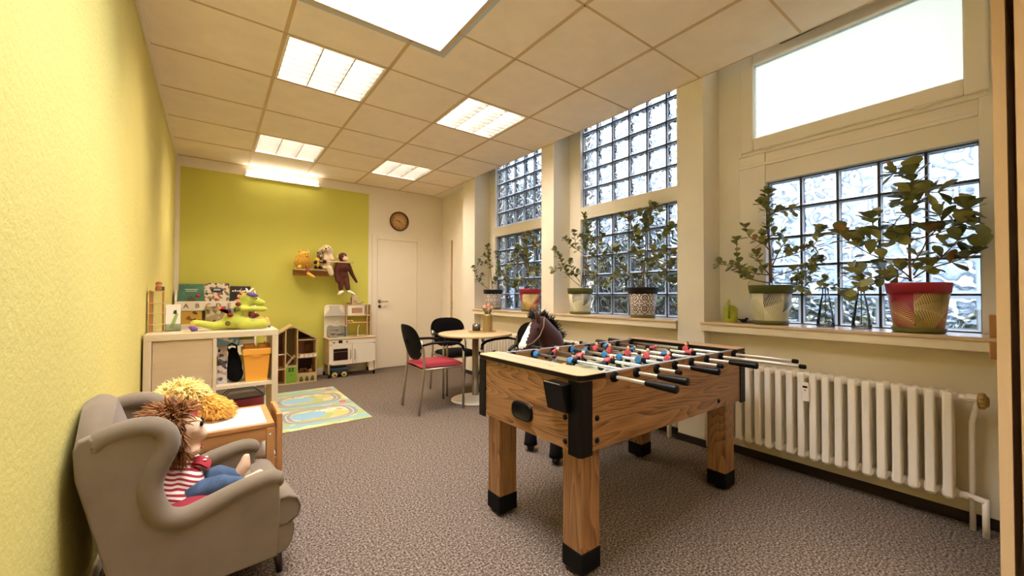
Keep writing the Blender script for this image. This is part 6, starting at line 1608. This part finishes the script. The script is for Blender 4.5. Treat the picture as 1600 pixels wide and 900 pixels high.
def frond_mat(name, ground, ink, ink2, scale=1.0, rot=0, patch=None, duty=.36):
    """Printed palm fronds: feathered strokes along curved ribs."""
    m, nt, b = newmat(name)
    tc = N(nt, 'ShaderNodeTexCoord'); sp = N(nt, 'ShaderNodeSeparateXYZ'); nt.links.new(tc.outputs['Object'], sp.inputs[0])
    def mt(op, a, c_=None):
        n = N(nt, 'ShaderNodeMath', operation=op)
        for i, q in enumerate((a, c_)):
            if q is None: continue
            if isinstance(q, (int, float)): n.inputs[i].default_value = q
            else: nt.links.new(q, n.inputs[i])
        return n.outputs[0]
    th = mt('ARCTAN2', sp.outputs['Y'], sp.outputs['X']); U = mt('MULTIPLY', th, .115); V_ = sp.outputs['Z']
    col = [None]
    rgb = N(nt, 'ShaderNodeRGB'); rgb.outputs[0].default_value = hx(ground); col[0] = rgb.outputs[0]
    def over(mask, c_):
        mx = N(nt, 'ShaderNodeMix'); mx.data_type = 'RGBA'; nt.links.new(mask, mx.inputs[0]); nt.links.new(col[0], mx.inputs[6]); mx.inputs[7].default_value = hx(c_); col[0] = mx.outputs[2]
    if patch:
        for pc, a, off, wd_ in patch:
            f = mt('ADD', mt('MULTIPLY', U, math.cos(a)), mt('MULTIPLY', V_, math.sin(a)))
            over(mt('MULTIPLY', mt('GREATER_THAN', f, off), mt('LESS_THAN', f, off+wd_)), pc)
    R_ = random.Random(int(scale*100)+len(name))
    fr = [(-2.85, .20, -.9), (-2.2, .10, .7), (-1.5, .21, -.6), (-.7, .07, .9), (.1, .2, -.8), (.9, .09, .6), (1.7, .21, -.7), (2.5, .1, .8)]
    for k, (tu, tv, ang) in sorted(enumerate(fr), key=lambda q: -(q[0] % 2)):
        cu_ = tu*.115
        # frond local coords: s along the rib, q across
        du = mt('SUBTRACT', U, cu_); dv = mt('SUBTRACT', V_, tv)
        ca, sa = math.cos(ang-1.2), math.sin(ang-1.2)
        s_ = mt('ADD', mt('MULTIPLY', du, ca), mt('MULTIPLY', dv, sa)); q_ = mt('ADD', mt('MULTIPLY', du, -sa), mt('MULTIPLY', dv, ca))
        q_ = mt('ADD', q_, mt('MULTIPLY', mt('MULTIPLY', s_, s_), 2.2))
        aq = mt('ABSOLUTE', q_)
        ln = .085*scale
        env = mt('MULTIPLY', mt('LESS_THAN', aq, mt('MULTIPLY', mt('SUBTRACT', ln, mt('ABSOLUTE', s_)), .62)), mt('LESS_THAN', mt('ABSOLUTE', s_), ln))
        ph = mt('FRACT', mt('MULTIPLY', mt('ADD', s_, mt('MULTIPLY', aq, -.9)), 135/scale))
        strk = mt('LESS_THAN', mt('ABSOLUTE', mt('SUBTRACT', ph, .5)), mt('SUBTRACT', duty, mt('MULTIPLY', aq, 3.0)))
        over(mt('MULTIPLY', env, strk), ink if k % 2 == 0 else ink2)
        over(mt('MULTIPLY', mt('LESS_THAN', aq, .0012), mt('LESS_THAN', mt('ABSOLUTE', s_), ln)), ink if k % 2 == 0 else ink2)
    nt.links.new(col[0], b.inputs['Base Color']); b.inputs['Roughness'].default_value = .45
    return m
def tile_mat(name, ground, ink):
    """Dark ornamental tile print on a pale pot."""
    m, nt, b = newmat(name)
    tc = N(nt, 'ShaderNodeTexCoord'); sp = N(nt, 'ShaderNodeSeparateXYZ'); nt.links.new(tc.outputs['Object'], sp.inputs[0])
    def mt(op, a, c_=None):
        n = N(nt, 'ShaderNodeMath', operation=op)
        for i, q in enumerate((a, c_)):
            if q is None: continue
            if isinstance(q, (int, float)): n.inputs[i].default_value = q
            else: nt.links.new(q, n.inputs[i])
        return n.outputs[0]
    th = mt('ARCTAN2', sp.outputs['Y'], sp.outputs['X'])
    nrep = 8
    u = mt('SUBTRACT', mt('FRACT', mt('ADD', mt('MULTIPLY', th, nrep/6.28318), 8.0)), .5); v = mt('SUBTRACT', mt('FRACT', mt('MULTIPLY', mt('ADD', sp.outputs['Z'], .012), 1/.093)), .5)
    au, av = mt('ABSOLUTE', u), mt('ABSOLUTE', v)
    r = mt('SQRT', mt('ADD', mt('MULTIPLY', u, u), mt('MULTIPLY', v, v))); phi = mt('ARCTAN2', v, u)
    pet = mt('MULTIPLY', mt('ABSOLUTE', mt('COSINE', mt('MULTIPLY', phi, 2))), .42)
    def near(f, a, w): return mt('LESS_THAN', mt('ABSOLUTE', mt('SUBTRACT', f, a)), w)
    rose = near(mt('SUBTRACT', r, pet), 0, .045)
    ring = near(r, .30, .03)
    cr = mt('SQRT', mt('ADD', mt('POWER', mt('SUBTRACT', au, .5), 2.0), mt('POWER', mt('SUBTRACT', av, .5), 2.0)))
    corner = near(cr, .22, .045); cdot = mt('LESS_THAN', cr, .07)
    diag = mt('MULTIPLY', near(mt('SUBTRACT', au, av), 0, .03), mt('GREATER_THAN', r, .12))
    mask = rose
    for q in (corner, cdot, mt('MULTIPLY', ring, mt('GREATER_THAN', mt('ABSOLUTE', mt('SINE', mt('MULTIPLY', phi, 2))), .5)), diag): mask = mt('MAXIMUM', mask, q)
    mx = N(nt, 'ShaderNodeMix'); mx.data_type = 'RGBA'; nt.links.new(mask, mx.inputs[0]); mx.inputs[6].default_value = hx(ground); mx.inputs[7].default_value = hx(ink)
    nt.links.new(mx.outputs[2], b.inputs['Base Color']); b.inputs['Roughness'].default_value = .4
    return m
OLIVE = pm('pot_olive', '#59602a', .45); DISH = pm('pot_dish_olive', '#6c6a34', .45); NAVY = pm('pot_navy', '#1c1620', .4); RASP = pm('pot_raspberry', '#b52f45', .4)
palm_w = frond_mat('pot_palm_white', '#dcd6b8', '#231822', '#b9b48e', 1.6)
palm_r = frond_mat('pot_palm_red', '#941a2b', '#e2c892', '#e2c892', 1.6, patch=[('#a28a44', .8, .12, .09), ('#a28a44', -.6, -.32, .08), ('#8f7c3c', 2.2, .25, .1)], duty=.25)
tiles = tile_mat('pot_tiles', '#d6c8bc', '#1f1a24')
POTS = [('A', 4.572, tiles, NAVY, 'potted green plant in the tile-patterned pot nearest the doors on the far sill', .056, 1.2),
        ('B', 3.772, palm_r, RASP, 'potted green plant in the red pot on the far sill', .06, 1.5),
        ('C', 2.938, palm_w, OLIVE, 'potted green plant in the palm-print pot with olive rim on the middle sill', .056, 1.2),
        ('D', 2.174, tiles, NAVY, 'potted green plant in the tile-patterned pot with dark rim on the middle sill', .066, 1.1),
        ('E', 1.141, palm_w, OLIVE, 'potted green plant in the palm-print pot with olive rim on the nearest sill', .056, 1.25),
        ('F', .416, palm_r, RASP, 'potted green plant in the large red pot with raspberry rim on the nearest sill', .082, .85)]
POTG = 'potted plants on the window sills'
for i, (k, y, pat, rimm, label, L_, dn) in enumerate(POTS):
    t = thing('potted_plant', label, 'potted plant', (3.42, y, SILL), [0, .9, .5, .2, 1.2, 2.0][i], POTG)
    b = MB(); b.lathe([(0, .012), (.098, .012), (.100, .016), (.1245, .222), (.118, .222), (.115, .20)], 48); b.build('pot', pat, t)
    b = MB(); b.lathe([(.1245, .214), (.127, .212), (.134, .262), (.135, .266), (.131, .269), (.128, .265), (.122, .225)], 48); b.build('pot_rim', rimm, t)
    b = MB(); b.lathe([(0, 0), (.098, 0), (.106, .004), (.109, .026), (.107, .028), (.102, .014), (0, .012)], 48); b.build('pot_dish', DISH, t)
    b = MB(); b.lathe([(0, .235), (.06, .238), (.122, .23)], 32); b.build('soil', M['soil'], t)
    base, brs = BR[k]
    rz = t.rotation_euler.z; Rm = Matrix.Rotation(-rz, 3, 'Z')
    # branches are given in room axes: turn them back into the pot's own axes
    off = Vector((base[0]-3.42, base[1]-y, max(base[2]-SILL, .24)))
    holder_br = [[Vector(p)+off for p in br] for br in brs]
    for br in holder_br:
        if br[0].z < .30 and (br[0].xy.length > .1): br[0].xy *= .5
    st_f = t
    t.rotation_euler.z = 0
    plant(t, holder_br, (3.42, y, SILL), 20+i, L_, dn, .0075 if k in 'EF' else .0055)
for k, y, label in (('bA', .838, 'conical glass bottle holding a leafy cutting beside the palm-print pot, nearest sill'), ('bB', .662, 'conical glass bottle holding a leafy cutting beside the large red pot, nearest sill')):
    t = thing('glass_bottle', label, 'glass bottle', (3.45, y, SILL), 0, 'glass bottles on the nearest sill')
    b = MB(); b.lathe([(0, 0), (.045, 0), (.05, .006), (.047, .03), (.030, .15), (.018, .205), (.017, .235), (.021, .245), (.018, .245), (.0145, .235), (.0155, .205), (.027, .15), (.044, .03), (.045, .008), (0, .006)], 28); b.build('bottle_body', M['glass'], t)
    for j in range(9):
        R_ = random.Random(j+int(y*100)); a = 2.4*j; rr = .009+.0035*j
        p = thing('pebble', 'pebble at the bottom of the glass bottle '+('beside the palm-print pot' if k == 'bA' else 'beside the large red pot'), 'pebble', (3.45+rr*math.cos(a), y+rr*math.sin(a), SILL+.016+.004*(j % 3)), 0, 'pebbles in the bottle '+('by the palm-print pot' if k == 'bA' else 'by the red pot'))
        b = MB(); b.ell((0, 0, 0), (R_.uniform(.008, .012), R_.uniform(.007, .010), R_.uniform(.006, .008)), u=10, v=7); b.build('stone', pm('pebble', ['#a88d72', '#d6c7b2', '#6e5142'][j % 3], .5), p)
    c = thing('plant_cutting', 'leafy cutting standing in the glass bottle '+('beside the palm-print pot' if k == 'bA' else 'beside the large red pot'), 'plant cutting', (3.45, y, SILL+.02), 0, 'cuttings in glass bottles')
    base, brs = BR[k]
    first = [[Vector((0, 0, 0)), Vector((.0, .0, .10)), Vector((0, 0, .235))]]
    tips = [[Vector((0, 0, .225)), Vector((.0, .03 if k == 'bA' else -.02, .26)), Vector((-.01, .075 if k == 'bA' else -.07, .27))], [Vector((0, 0, .225)), Vector((-.01, -.03, .25)), Vector((-.02, -.05, .235))], [Vector((0, 0, .225)), Vector((-.02, .05, .235)), Vector((-.03, .09, .21))], [Vector((0, 0, .225)), Vector((-.01, 0, .28))]]
    R_ = random.Random(5)
    stb = MB(); stb.tube(smooth_curve(first[0], 4), .003, 6); stb.build('stem', M['stem'], c)
    plant(c, tips, (3.45, y, SILL), 77, .042, .9, .003)
t = thing('watering_can', 'small lime green toy watering can at the end of the nearest sill', 'watering can', (3.42, 1.41, SILL))
can = pm('can_lime', '#b3bb3c', .4)
b = MB(); b.lathe([(0, 0), (.045, 0), (.048, .004), (.048, .05), (.050, .055), (.048, .06), (.048, .092), (.052, .096), (.052, .104), (.046, .106), (.044, .1), (0, .1)], 28); b.build('can_body', can, t)
b = MB(); b.tube([(-.045, -.01, .03), (-.062, -.018, .085), (-.066, -.022, .13)], [.010, .008, .006], 8); b.build('spout', pm('can_olive', '#8b9034', .4), t)
b = MB(); b.lathe([(.044, .104), (.030, .12), (.0, .128)], 24); b.build('can_lid', can, t)
b = MB(); b.prism([(.0, .12), (.03, .12), (.018, .165), (.008, .165)], 'x', -.006, .006, 0, .003); b.build('can_handle', can, t)
t = thing('toy_bird', 'tiny black bird figure on the nearest sill beside the watering can', 'figurine', (3.415, 1.315, SILL))
blob('body', [('e', (0, 0, .016), (.014, .024, .013), None, 0), ('e', (0, -.02, .03), (.009, .010, .009), None, 0), ('c', (0, .015, .018), (0, .042, .026), .008, .003, 0), ('c', (0, -.028, .031), (0, -.04, .034), .003, .0015, 0), ('c', (-.01, 0, .012), (-.016, -.008, .002), .004, .004, 0), ('c', (.01, 0, .012), (.016, -.008, .002), .004, .004, 0)], [M['black_plastic']], t, .003, 2)
t = thing('coaster', 'clear flat dish on the nearest sill behind the black bird', 'dish', (3.47, 1.30, SILL))
b = MB(); b.lathe([(0, 0), (.05, 0), (.058, .014), (.055, .014), (.048, .003), (0, .003)], 28); b.build('dish_body', M['clear_plastic'], t)
b = MB(); b.box(3.288, 3.30, .135, .158, .84, 1.05, 0, .003); tag(b.build('wood_batten', M['pine_z']), 'short wooden batten fixed at the near end of the nearest sill', 'batten')

# ------------------------------------------------------------------ toy horse on wheels
M['horse'] = pm('horse_brown', '#3f180d', .85, var=.2, vscale=20, bmp=.3, bscale=240, sheen=.2); M['horse_white'] = pm('horse_white', '#eadfcd', .85); M['mane'] = pm('horse_mane', '#1d0f0c', .9, var=.2, vscale=40); M['strap'] = pm('bridle_tan', '#8a6a55', .6)
HY = 2.15
t = thing('toy_horse', 'brown plush toy horse with a white blaze standing behind the football table', 'toy horse', (2.55, HY, 0))
pr_ = [('e', (2.56, HY, .56), (.27, .125, .135), None, 0), ('e', (2.36, HY, .58), (.12, .115, .13), None, 0), ('e', (2.76, HY, .57), (.12, .125, .125), None, 0),
       ('c', (2.37, HY, .64), (2.30, HY, .82), .098, .085, 0), ('c', (2.30, HY, .82), (2.20, HY, .925), .085, .068, 0), ('e', (2.175, HY, .915), (.068, .058, .068), None, 0),
       ('c', (2.155, HY, .90), (2.08, HY, .80), .060, .045, 0), ('e', (2.065, HY, .775), (.046, .046, .046), None, 0)]
legs = [(2.29, HY+.11, 2.228, HY+.14), (2.29, HY-.10, 2.222, HY-.14), (2.80, HY+.10, 2.82, HY+.125), (2.80, HY-.10, 2.82, HY-.125)]
for x0, y0, x1, y1 in legs: pr_ += [('c', (x0, y0, .53), (x1+.02, y1, .30), .062, .042, 0), ('c', (x1+.02, y1, .30), (x1+.006, y1, .215), .042, .036, 0), ('c', (x1+.006, y1, .195), (x1, y1, .13), .036, .036, 1)]
pr_ += [('c', (2.140, HY, .930), (2.062, HY, .826), .030, .028, 1), ('e', (2.048, HY, .79), (.034, .036, .034), None, 1)]
blob('body', pr_, [M['horse'], M['horse_white']], t, .011, 5, True)
for x0, y0, x1, y1 in legs:
    b = MB(); b.lathe([(0, .05), (.050, .05), (.046, .075), (.040, .14), (.034, .145), (0, .145)], 20, (x1, y1, 0)); hf = b.build('hoof', M['black_rubber'], t, True)
    b = MB(); b.lathe([(0, -.014), (.024, -.014), (.028, -.008), (.028, .008), (.024, .014), (0, .014)], 18, (x1, y1, .0285), axis='y'); b.box(x1-.018, x1+.018, y1-.022, y1-.0145, .02, .052, 0, .003); b.box(x1-.018, x1+.018, y1+.0145, y1+.022, .02, .052, 0, .003); b.build('caster', M['dark_wood'], hf, True)
for s in (-1, 1):
    b = MB(); b.tube([(2.165+.012*s, HY+s*.036, .965), (2.135+.03*(s > 0)-.0, HY+s*.045, 1.0), (2.115+.03*(s > 0), HY+s*.045, 1.04)], [.026, .024, .004], 10, 0, flat=(1, .6)); b.build('ear', M['horse'], t, True)
    b = MB(); b.ell((2.135, HY+s*.055, .905), (.012, .006, .012), u=10, v=8); b.build('eye', M['black_plastic'], t, True)
    b = MB(); b.tube([(2.20, HY+s*.045, .985), (2.175, HY+s*.066, .92), (2.145, HY+s*.062, .86), (2.095, HY+s*.052, .815), (2.055, HY+s*.045, .80)], .007, 6, 0, flat=(1, .6)); b.build('bridle', M['strap'], t, True)
mp_ = []
for i in range(150):
    f = i/149; q = Vector((2.19, HY, .985)).lerp(Vector((2.40, HY, .80)), f); q.z += .03*math.sin(PI*f); mp_.append((q, Vector((.35, rnd.uniform(-.45, .45), 1))))
mp_ += [(Vector((2.15, HY+rnd.uniform(-.02, .02), .975)), Vector((-.4, rnd.uniform(-.4, .4), .6))) for i in range(20)]
strands('mane', mp_, M['mane'], t, .068, .007, 3, .5, .35, 12, True)
strands('tail', [(Vector((2.88, HY+rnd.uniform(-.02, .02), .60)), Vector((1, 0, -.1))) for i in range(60)], M['mane'], t, .32, .006, 5, 4.5, .12, 13, True)
# ------------------------------------------------------------------ view
SC.view_settings.view_transform = 'Standard'; SC.view_settings.look = 'None'
SC.view_settings.gamma = 1; SC.view_settings.use_curve_mapping = False
SC.view_settings.exposure = 1.12
SC.cycles.use_denoising = True
SC.cycles.max_bounces = 10; SC.cycles.diffuse_bounces = 5; SC.cycles.transparent_max_bounces = 16
SC.cycles.caustics_refractive = True; SC.cycles.sample_clamp_indirect = 8
